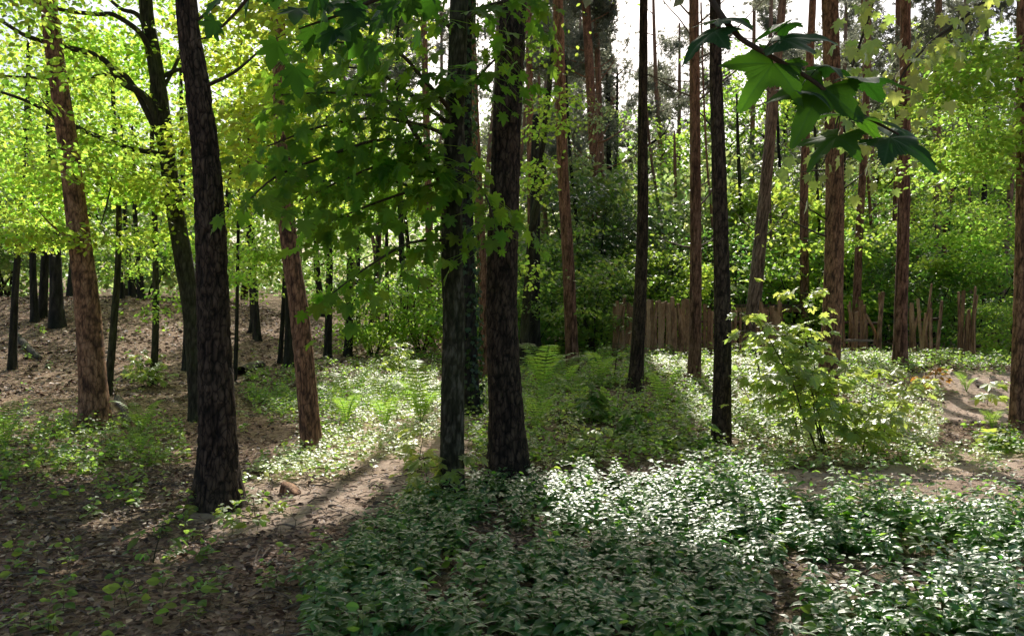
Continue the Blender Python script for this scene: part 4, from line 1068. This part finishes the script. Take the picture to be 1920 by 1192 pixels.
fence('low dim stake row in the gap beyond the path', 1838, 1872, 22, 22, 0.9, 7, wid=0.07)
# flat plank on the broken fence
A = at(1583, 637, 18.6); B = at(1638, 639, 18.4)
mb = MB(); box(mb, (A+B)/2, 0.05, 0.16, np.linalg.norm(B-A), 0, 0, R(90), 0.05, 5)
o = link('plank', mb.mesh('plank', M['dead_twig'], (A+B)/2), loc=(A+B)/2); tag(o, 'weathered pale plank lying flat across the broken fence', 'plank')
# low shelter behind the fence
A = at(1360, 640, 23.0); B = at(1506, 640, 23.0)
gz = hgt((A[0]+B[0])/2, 23.3)
sh = thing('wood_shelter', 'low dark flat roofed timber shelter behind the stake fence', 'shelter', ((A[0]+B[0])/2, 23.6, gz))
def part_box(name, c, s, mat, jag=0.0):
    mb = MB(); box(mb, c, *s, jag=jag, seed=3); return link(name, mb.mesh(name, M[mat], tuple(sh.location)), sh)
cx = (A[0]+B[0])/2; wdt = B[0]-A[0]
part_box('wall', (cx, 24.5, gz+0.55), (wdt, 0.08, 1.2), 'dark_wood')
part_box('wall', (A[0]+0.05, 23.8, gz+0.55), (0.08, 1.3, 1.2), 'dark_wood')
part_box('wall', (B[0]-0.05, 23.8, gz+0.55), (0.08, 1.3, 1.2), 'dark_wood')
part_box('roof', (cx, 23.8, gz+1.24), (wdt+0.3, 1.7, 0.09), 'dead_twig')
for xx in (A[0]+0.1, cx-0.5, cx+0.45, B[0]-0.1):
    part_box('post', (xx, 23.05, gz+0.55), (0.1, 0.1, 1.28), 'dark_wood')
part_box('beam', (cx, 22.98, gz+1.12), (wdt, 0.06, 0.13), 'stake_wood')

# ------------------------------------------------------------------ saplings
def sapling(name, label, base, stems, hgt_, tiers, leaf, mat='sap_leaf', tpl=SYC, spread=0.5, cat='sapling', nleaf=10, lean=None, leafr=None):
    base = np.asarray(base, float); base[2] = hgt(base[0], base[1])
    t = thing(name, label, cat, base)
    mb = MB()
    for s in range(stems):
        a = rng.uniform(0, 6.28); sp = rng.uniform(0.05, 0.35) if stems > 1 else 0.05
        d = [math.cos(a)*sp, math.sin(a)*sp, 1.0]
        if lean is not None: d = [lean[0]+d[0], lean[1]+d[1], 1.0]
        h = hgt_*rng.uniform(0.6, 1.0) if s else hgt_
        P = branch_path(base+[rng.normal(0, .06), rng.normal(0, .06), -0.05] if stems > 1 else base-[0, 0, 0.05], d, h, 6, 0.08)
        sm = MB(); tube(sm, P, np.linspace(0.004+0.004*h, 0.002, len(P)), 6, 0.08, rough=0.08)
        Q, _ = resample(P, np.zeros(len(P)), 0.02)
        for k in range(tiers):
            u = 0.25+0.75*(k+0.6*rng.random())/tiers
            q = Q[min(int(u*len(Q)), len(Q)-1)]
            for _ in range(rng.integers(2, 4)):
                aa = rng.uniform(0, 6.28); L = spread*(1.15-u)*rng.uniform(0.5, 1.2)+0.08
                B = branch_path(q, [math.cos(aa), math.sin(aa), 0.35], L, 3, 0.12, -0.5)
                tube(sm, B, np.linspace(0.004, 0.0015, len(B)), 4, 0.05)
                n = max(2, int(nleaf*0.62*rng.uniform(0.5, 1.3)*(0.4+L)))
                Bq, _ = resample(B, np.zeros(len(B)), 0.02)
                i = rng.integers(int(len(Bq)*0.3), len(Bq), n)
                out = unit(B[-1]-B[0]); sd = np.cross(out, [0, 0, 1.0])
                s_ = rng.choice([-1, 1], n)[:, None]
                pos = Bq[i]+sd*s_*rng.uniform(0.01, 0.12, (n, 1))+rnd(n, 0.015)
                fw = out*0.6+sd*s_*0.8+rnd(n, 0.25); fw[:, 2] -= 0.35
                place(mb, tpl, pos, fw, np.array([0, 0, 1.0])+rnd(n, 0.28), leaf*1.2*rng.uniform(0.6, 1.2, n))
        link('stem', sm.mesh('stem', M['stem'], base, smooth=True), t)
    link('foliage', mb.mesh('foliage', M[mat], base, attr=None), t)
    return t
g = ground_at(1552, 856)
sapling('sycamore_sapling', 'large sunlit sycamore sapling with many thin stems in front of the thick brown pine', g, 5, 2.0, 8, 0.085, spread=0.85, nleaf=17)
sapling('sycamore_sapling', 'lower bright sapling leaning right at the foot of the large sycamore sapling', ground_at(1612, 862), 3, 1.1, 5, 0.085, spread=0.5, lean=(0.3, 0.0), nleaf=13)
sapling('sycamore_sapling', 'pale sunlit sapling left of the large sycamore sapling', ground_at(1490, 815), 3, 1.35, 5, 0.08, spread=0.6, nleaf=9)
sapling('sycamore_sapling', 'tall thin bare stemmed sapling with flat leaf tiers before the short round stakes', ground_at(1425, 775), 1, 2.5, 7, 0.085, spread=0.7, lean=(0.06, 0), nleaf=7)
sapling('bramble_sapling', 'bright leafy sapling round the foot of the thin mossy stem on the left', ground_at(280, 726), 4, 0.9, 5, 0.085, spread=0.5, tpl=SYL)
sapling('sycamore_seedling', 'bright seedling with hanging leaves against the left foot of the mossy sycamore', ground_at(800, 935), 2, 0.55, 4, 0.075, spread=0.28)
sapling('sycamore_seedling', 'yellow green seedling with big leaves left of the mossy sycamore, behind the bright one', ground_at(786, 880), 1, 0.5, 3, 0.11, spread=0.2)
sapling('sycamore_seedling', 'bright yellow green seedling in the shade right of the close pair', ground_at(1078, 836), 2, 0.5, 5, 0.05, tpl=LO, spread=0.18, nleaf=22)
sapling('sycamore_seedling', 'taller yellow green seedling right of the close pair, in front of the bright one', ground_at(1115, 872), 2, 0.45, 4, 0.06, tpl=LO, spread=0.2, nleaf=20)
sapling('sycamore_seedling', 'dark green seedling in the bare shade in front of the big leaning dark pine', ground_at(285, 1060), 1, 0.32, 3, 0.075, tpl=HERB, spread=0.1, mat='weed_leaf')
sapling('sycamore_seedling', 'small pale seedling right of the big leaning dark pine foot', ground_at(480, 975), 1, 0.22, 2, 0.08, tpl=HERB, spread=0.08, mat='weed_leaf')
sapling('sycamore_seedling', 'dark green seedling with flat leaves between the thick furrowed pine and the straight dark pine', ground_at(1185, 830), 3, 0.5, 3, 0.085, spread=0.35, mat='under_leaf')
sapling('sycamore_seedling', 'shaded low seedling left of the foot of the straight dark pine', ground_at(1285, 848), 3, 0.4, 3, 0.08, spread=0.3, mat='under_leaf')
sapling('sycamore_seedling', 'shaded bushy seedling right of the large shaded fern', ground_at(1120, 790), 4, 0.6, 4, 0.085, spread=0.4, mat='under_leaf')
sapling('orange_leaf_shrub', 'small shrub of orange and yellow leaves on the bare bank', ground_at(1755, 728), 2, 0.42, 3, 0.06, mat='rust_leaf', spread=0.25, cat='shrub')
sapling('orange_leaf_shrub', 'tiny rusty leaved shrub left of the other orange one on the bank', ground_at(1722, 726), 2, 0.3, 2, 0.08, mat='rust_leaf', spread=0.2, cat='shrub')
sapling('sycamore_seedling', 'bright broad leaved seedling on the slope near the right edge pine', ground_at(1850, 760), 1, 0.45, 2, 0.14, spread=0.2)
sapling('sycamore_seedling', 'dark leafy seedling clump left of the right edge pine foot', ground_at(1880, 845), 3, 0.3, 3, 0.09, spread=0.25, mat='weed_leaf')
sapling('sycamore_sapling', 'thin leafy sapling between the straight red pine and the dark fence end pine', ground_at(1148, 720), 1, 1.9, 6, 0.075, tpl=LO, spread=0.7, nleaf=12, lean=(0.08, 0), mat='under_leaf')
sapling('sycamore_sapling', 'sunny bush like sapling on the grass left of the mossy sycamore', ground_at(750, 705), 4, 1.0, 5, 0.08, spread=0.5, mat='sap_leaf')
sapling('sycamore_seedling', 'lit seedling on the green slope right of the leaning reddish brown pine', ground_at(745, 690), 3, 0.7, 4, 0.09, spread=0.4)

# ------------------------------------------------------------------ ferns
def fern(label, base, fronds, L, mat='fern_leaf', up=1.75):
    base = np.asarray(base, float); base[2] = hgt(base[0], base[1])
    t = thing('fern', label, 'fern', base)
    up = up*rng.uniform(0.85, 1.25)
    for k in range(fronds):
        a = 2*np.pi*(k+rng.uniform(-0.3, 0.3))/fronds; l = L*rng.uniform(0.75, 1.1)
        d = np.array([math.cos(a), math.sin(a), 0]); u = np.linspace(0, 1, 22)
        lift = up*rng.uniform(0.75, 1.15)
        P = base+d*(l*0.72*u**1.3)[:, None]+np.array([0, 0, 1.0])*(l*lift*(u-0.52*u**2.4))[:, None]
        mb = MB(); tube(mb, P[::5], np.linspace(0.005, 0.001, len(P[::5])), 4, 0.1)
        T = unit(np.gradient(P, axis=0)); s = unit(np.cross(T, [0, 0, 1.0]))
        w = l*0.22*np.clip(np.sin(np.pi*(u*0.9+0.08)), 0, 1)**0.8
        for sg in (-1, 1):
            i = np.arange(3, 22)
            fw = s[i]*sg+T[i]*0.35+rnd(len(i), 0.05); fw[:, 2] -= 0.12
            nr = np.cross(s[i], T[i]); 
            tv = np.array([[0, 0, 0], [.085, .15, .01], [.05, .5, .0], [.07, .55, 0], [.03, .8, -.03], [0, 1, -.06], [-.03, .8, -.03], [-.07, .55, 0], [-.05, .5, 0], [-.085, .15, .01]])
            place(mb, (tv, [np.array([[0, 1, 2, 8], [0, 8, 9, 9]])[:1], np.array([[0, 8, 9], [2, 3, 7], [2, 7, 8], [3, 4, 6], [3, 6, 7], [4, 5, 6]])]), P[i], fw, nr, w[i])
        link('frond', mb.mesh('frond', M[mat], base, attr=None), t)
    return t
for lb, px, py, k, L in [
    ('bright tall fern in sun right at the left side of the mossy sycamore', 790, 795, 10, 0.95),
    ('pale sunlit fern, second from the mossy sycamore', 722, 812, 9, 0.7),
    ('yellow green fern close right of the leaning reddish brown pine', 650, 800, 9, 0.75),
    ('large shaded fern right of the thick furrowed pine', 1018, 745, 12, 1.0),
    ('fern at the foot of the straight red pine trunk', 1060, 735, 9, 0.7),
    ('fern standing left of the dark fence end pine', 1128, 722, 9, 0.85),
    ('bright fern between the dark fence end pine and the pinkish pine', 1240, 770, 9, 0.6),
    ('small fern in front of the stout grey brown pine', 262, 858, 7, 0.4),
    ('fern right of the stout grey brown pine foot', 265, 815, 8, 0.55),
    ('dark fern clump at the left edge', 8, 850, 9, 0.6),
    ('pale fern far off on the sunny brown slope', 690, 668, 8, 0.9),
    ('broad pale fern on the bare bank right of the orange leaved shrub', 1812, 735, 6, 0.4),
    ('fern on the slope left of the right edge pine', 1860, 805, 6, 0.4),
    ('fern under the shaded bushes right of the large shaded one', 1085, 765, 8, 0.6),
    ('dark fern right behind the thick furrowed pine foot', 1005, 812, 9, 0.55),
]:
    fern(lb, ground_at(px, py), max(5, k-3), L*0.98)

# ------------------------------------------------------------------ logs, stumps, sticks
def log(name, label, pts, r0, r1, mat='log_wood', cat='log', segs=12):
    P = []
    for px, py in pts:
        g = ground_at(px, py); g[2] = hgt(g[0], g[1])+r0*0.6; P.append(g)
    P = np.array(P); mb = MB()
    tube(mb, P, np.linspace(r0, r1, len(P)), segs, 0.05, rough=0.15, fis=r0*0.12, seed=len(label))
    o = link(name, mb.mesh(name, M[mat], P[0], smooth=True), loc=P[0]); tag(o, label, cat)
log('fallen_log', 'fallen grey log lying on the leaf covered bank at the far left', [(30, 632), (52, 655), (75, 676)], 0.09, 0.06)
log('fallen_log', 'mossy log end right of the big leaning dark pine on the slope', [(452, 704), (472, 694), (490, 690)], 0.13, 0.10)
log('fallen_branch', 'pale broken branch on the ground right of the stout grey brown pine', [(222, 752), (232, 770), (242, 795)], 0.07, 0.04, 'dead_twig', 'branch')
log('fallen_branch', 'long thin stick lying left of the big leaning dark pine', [(258, 908), (298, 908), (342, 914)], 0.018, 0.008, 'dead_twig', 'stick', 7)
log('fallen_branch', 'thin stick lying in the shaded foreground', [(150, 1100), (190, 1112), (230, 1105)], 0.008, 0.004, 'dead_twig', 'stick', 6)
log('fallen_branch', 'bare grey branch fallen beside the short round stakes', [(1425, 690), (1450, 672), (1478, 680)], 0.03, 0.012, 'dead_twig', 'branch', 7)
g = ground_at(544, 925); mb = MB()
tube(mb, np.array([[g[0], g[1], g[2]-0.05], [g[0], g[1], g[2]+0.03], [g[0]+.01, g[1], g[2]+0.055]]), [0.085, 0.08, 0.082], 24, 0.02, rough=0.3, fis=0.008, flare=0.3, seed=4)
o = link('tree_stump', mb.mesh('tree_stump', M['brown_bark'], g, smooth=True), loc=g); tag(o, 'small low brown stump in the sunny strip of bare ground', 'stump')

# ------------------------------------------------------------------ ground cover (stuff)
def scatter(x0, x1, y0, y1, n):
    return rng.uniform(x0, x1, n), rng.uniform(y0, y1, n)
HERBS = [[(425, 900), (420, 800), (500, 740), (560, 692), (640, 672), (760, 662), (900, 657), (1010, 652), (1060, 690), (1150, 703), (1420, 718), (1420, 900)]]
BARE = [[(1035, 815), (1100, 812), (1125, 900), (1020, 900)], [(1050, 760), (1090, 760), (1100, 785), (1060, 790)]]
trunks_xy = np.array([t['root'][:2] for t in TREES]); trunks_r = np.array([t['r'][0] for t in TREES])
def free(x, y):
    d = np.hypot(x[:, None]-trunks_xy[None, :, 0], y[:, None]-trunks_xy[None, :, 1])
    return (d > trunks_r[None]*1.25).all(1)
def herb_plants(x, y, hlo, hhi, leaf, mb, st, tiers=(2, 4), tpl=HERB, per=(4, 7), wob=0.26):
    z = hgt(x, y); n = len(x)
    h = rng.uniform(hlo, hhi, n)
    lean = rng.normal(0, 0.12, (n, 2))
    for k in range(tiers[1]):
        act = np.ones(n, bool) if k < tiers[0] else rng.random(n) < 0.6
        hh = h*(1-0.27*k)
        cnt = rng.integers(per[0], per[1], n)
        for j in range(per[1]-1):
            m = act & (j < cnt)
            a = 2*np.pi*j/cnt+k*0.8+x*13.0+rng.normal(0, 0.25, n)
            d = np.stack([np.cos(a), np.sin(a), rng.normal(0.12 if k == 0 else -0.05, 0.22, n)], -1)[m]
            pos = np.stack([x+lean[:, 0]*hh, y+lean[:, 1]*hh, z+hh], -1)[m]+d*0.012
            pos[:, 2] += rng.normal(0, 0.012, m.sum())
            place(mb, tpl, pos, d, np.array([0, -0.10, 1.0])+rnd(m.sum(), wob), leaf*(0.8+0.22*k)*rng.uniform(0.65, 1.2, m.sum()))
    # stems as thin three sided spikes
    b = np.stack([x, y, z-0.02], -1); tpv = np.stack([x+lean[:, 0]*h, y+lean[:, 1]*h, z+h], -1)
    w = 0.0022
    V = np.stack([b+[w, 0, 0], b+[-w/2, w, 0], b+[-w/2, -w, 0], tpv], 1).reshape(-1, 3)
    o_ = (np.arange(n)*4)[:, None, None]
    st.add(V, [(np.array([[0, 1, 3], [1, 2, 3], [2, 0, 3]])[None]+o_).reshape(-1, 3)])

mb, st = MB(), MB()
x, y = scatter(-4.5, 6.5, 3.0, 8.2, 5600)
dx, dy = gdisp(x, y, 16, 71)
m = np.zeros(len(x), bool)
for p in HERBS: m |= inpoly(dx, dy, p)
for p in BARE: m &= ~(inpoly(dx, dy, p) & (rng.random(len(x)) < 0.85))
m2 = np.zeros(len(x), bool); ex_, ey_ = gdisp(x, y, 44, 72)
for p in HERBS: m2 |= inpoly(ex_, ey_, p)
m = (m & (m2 | (rng.random(len(x)) < 0.35))) | (~m & m2 & (rng.random(len(x)) < 0.22))
m &= (fbm(x*1.1, y*1.1, oct=2, seed=91) > 0.25) & free(x, y)
w_ = rng.random(m.sum()) < 0.16
mx_, my_ = x[m][w_], y[m][w_]; hx_, hy_ = x[m][~w_], y[m][~w_]
herb_plants(hx_, hy_, 0.08, 0.23, 0.082, mb, st, wob=0.2)
x2, y2 = x[m], y[m]
o = link('herb_carpet', mb.mesh('herb_carpet', M['herb_leaf'], attr=None)); struct(o, 'stuff'); o['label'] = 'dense carpet of whorled dark green woodland herbs across the foreground'
o = link('herb_stems', st.mesh('herb_stems', M['stem'])); struct(o, 'stuff'); o['label'] = 'thin stems under the herb carpet'

# mixed low weeds, patches over the mid ground
WEED = [
    ([(700, 480), (1240, 465), (1215, 640), (1000, 655), (650, 660), (620, 560)], 0.95),
    ([(1000, 600), (1260, 600), (1250, 655), (1100, 660), (1010, 640)], 0.55),
    ([(335, 500), (610, 490), (610, 590), (470, 600), (340, 560)], 0.85),
    ([(0, 570), (245, 575), (250, 640), (120, 695), (0, 700)], 0.55),
    ([(315, 680), (400, 605), (560, 585), (600, 600), (440, 662)], 0.3),
    ([(0, 690), (300, 660), (320, 695), (150, 735), (0, 760)], 0.40),
    ([(1330, 575), (1398, 590), (1398, 620), (1330, 605)], 0.4),
    ([(1180, 480), (1398, 480), (1398, 510), (1200, 515)], 0.5),
    ([(0, 700), (430, 690), (460, 880), (0, 880)], 0.30),
    ([(640, 640), (1060, 640), (1060, 690), (1000, 700), (640, 690)], 0.5),
    ([(1000, 660), (1420, 700), (1420, 780), (1060, 740)], 0.75),
]
def weed_density(x, y):
    dx, dy = gdisp(x, y, 14, 81)
    d = np.full(len(x), 0.035)
    for p, a in WEED: d = np.where(inpoly(dx, dy, p), np.maximum(d, a), d)
    sunny = np.zeros(len(x), bool)
    for p in (LIT[1], LIT[3], LIT[6]): sunny |= inpoly(dx, dy, p)
    d = np.where(sunny, d*0.55, d)
    return d*sstep(0.25, 0.55, fbm(x*0.9, y*0.9, oct=3, seed=33))
mb, st = MB(), MB()
for (x0, x1, y0, y1, n, hl, hh, lf) in [(-6, 7, 3, 9, 3800, 0.06, 0.22, 0.055), (-9, 11, 8, 15, 11000, 0.06, 0.28, 0.06), (-13, 15, 14, 24, 9000, 0.07, 0.27, 0.075)]:
    x, y = scatter(x0, x1, y0, y1, n)
    m = (rng.random(n) < weed_density(x, y)) & free(x, y)
    herb_plants(x[m], y[m], hl, hh, lf, mb, st, tiers=(1, 3), tpl=LO, per=(3, 6), wob=0.5)
o = link('low_weeds', mb.mesh('low_weeds', M['weed_leaf'], attr=None)); struct(o, 'stuff'); o['label'] = 'patchy low weeds and seedlings over the woodland floor'
o = link('weed_stems', st.mesh('weed_stems', M['stem'])); struct(o, 'stuff'); o['label'] = 'thin stems of the low weeds'

# low growth in the sunny clearings, leaf colour brightened to look sunlit
M['sunlit_leaf'] = leaf_mat('sunlit_leaf', (0.36, 0.42, 0.14), (0.95, 1.0, 0.3), 0.48, 0.48, 1.5, hue=0.07, val=0.7, gloss=1.7)
mb, st = MB(), MB()
x, y = scatter(-7, 11, 6.2, 18, 26000)
dx, dy = gdisp(x, y, 12, 101); m = np.zeros(len(x), bool)
for p in (LIT[1], LIT[3], LIT[6], LIT[2]): m |= inpoly(dx, dy, p)
m &= (fbm(x*1.6, y*1.6, oct=3, seed=105) > np.where(dy > 645, 0.55, 0.40)) & free(x, y)
herb_plants(x[m], y[m], 0.03, 0.17, 0.055, mb, st, tiers=(1, 2), tpl=LO, per=(3, 6), wob=0.4)
o = link('clearing_weeds', mb.mesh('clearing_weeds', M['sunlit_leaf'], attr=None)); struct(o, 'stuff'); o['label'] = 'low weeds in the sunny clearings, coloured bright as in full sun'

# taller nettle like plants edging the herb carpet on the right
mb, st = MB(), MB()
x, y = scatter(0.2, 5.5, 4.6, 7.2, 900)
dx, dy = gdisp(x, y, 14, 55)
m = inpoly(dx, dy, [(900, 690), (1010, 655), (1100, 690), (1420, 712), (1420, 775), (1200, 768), (1050, 730)]) & (rng.random(900) < 0.6)
herb_plants(x[m], y[m], 0.22, 0.42, 0.08, mb, st, tiers=(3, 4), per=(3, 5))
herb_plants(mx_, my_, 0.10, 0.30, 0.06, mb, st, tiers=(2, 4), tpl=LO, per=(3, 6), wob=0.4)
o = link('nettle_patch', mb.mesh('nettle_patch', M['weed_leaf'], attr=None)); struct(o, 'stuff'); o['label'] = 'taller and paler leafy plants along the back of the herb carpet and dotted through it'
o = link('nettle_stems', st.mesh('nettle_stems', M['stem'])); struct(o, 'stuff'); o['label'] = 'stems of the taller plants'

# fallen leaves and twigs
mb = MB()
for (x0, x1, y0, y1, n, s) in [(-6, 6.5, 2.8, 8, 42000, 0.046), (-11, 12, 8, 16, 24000, 0.06), (-22, 14, 14, 32, 42000, 0.11)]:
    x, y = scatter(x0, x1, y0, y1, n)
    dx, dy = gdisp(x, y, 12, 29)
    m = np.ones(n, bool)
    for p in SUN_PALE: m &= ~(inpoly(dx, dy, p) & (rng.random(n) < 0.78))
    x, y = x[m], y[m]; n = len(x)
    p = np.stack([x, y, hgt(x, y)+0.02], -1)
    a = rng.uniform(0, 6.28, n)
    place(mb, LQ, p, np.stack([np.cos(a), np.sin(a), rng.normal(0, 0.25, n)], -1), np.array([0, 0, 1.0])+rnd(n, 0.35), s*rng.uniform(0.5, 1.4, n))
o = link('fallen_leaves', mb.mesh('fallen_leaves', M['dead_leaf'], attr=None)); struct(o, 'stuff'); o['label'] = 'brown fallen leaves strewn over the ground'
mb = MB()
x, y = scatter(-8, 9, 3, 14, 2200)
x[900:], y[900:] = scatter(-5, 1.5, 3, 8, 1300)
for i in range(2200):
    a = rng.uniform(0, 6.28); l = rng.uniform(0.06, 0.35); z0 = hgt(x[i], y[i])+0.012
    e = np.array([x[i]+math.cos(a)*l, y[i]+math.sin(a)*l]); 
    tube(mb, np.array([[x[i], y[i], z0], [*(0.5*(np.array([x[i], y[i]])+e)+rng.normal(0, .01, 2)), z0+0.012], [*e, hgt(*e)+0.012]]), np.array([0.004, 0.003, 0.002])*(1 if i % 9 else 2.2), 4, 0.12)
o = link('twig_litter', mb.mesh('twig_litter', M['dead_twig'])); struct(o, 'stuff'); o['label'] = 'small dry twigs scattered on the ground'

# ------------------------------------------------------------------ light, sky, camera
sc = bpy.context.scene
w = bpy.data.worlds.new('World'); sc.world = w; w.use_nodes = True
nt = w.node_tree; nt.nodes.clear()
sky = nt.nodes.new('ShaderNodeTexSky'); sky.sky_type = 'NISHITA'; sky.sun_disc = False
sky.sun_elevation = SUN_EL; sky.sun_rotation = SUN_AZ; sky.dust_density = 3.5; sky.air_density = 1.0
bg = nt.nodes.new('ShaderNodeBackground'); bg.inputs[1].default_value = 0.15
out = nt.nodes.new('ShaderNodeOutputWorld')
nt.links.new(sky.outputs[0], bg.inputs[0]); nt.links.new(bg.outputs[0], out.inputs[0])
sl = bpy.data.lights.new('sun', 'SUN'); sl.energy = 5.0; sl.angle = R(0.5); sl.color = (1.0, 0.96, 0.88)
so = bpy.data.objects.new('sun', sl); col.objects.link(so)
so.rotation_euler = (math.pi/2-SUN_EL, 0, math.pi-SUN_AZ)
cd = bpy.data.cameras.new('camera'); cd.sensor_width = 36; cd.lens = 36*F/1920; cd.clip_end = 2000; cd.clip_start = 0.05
co = bpy.data.objects.new('camera', cd); col.objects.link(co)
co.location = (0, 0, CAMZ); co.rotation_euler = (math.pi/2+PITCH, 0, 0)
sc.camera = co
sc.view_settings.view_transform = 'Standard'; sc.view_settings.look = 'None'; sc.view_settings.exposure = 0
cy = sc.cycles
cy.max_bounces = 6; cy.diffuse_bounces = 3; cy.glossy_bounces = 1; cy.transmission_bounces = 4; cy.transparent_max_bounces = 2
cy.caustics_reflective = False; cy.caustics_refractive = False
cy.use_adaptive_sampling = True; cy.adaptive_threshold = 0.025
cy.sample_clamp_indirect = 6; cy.use_denoising = True
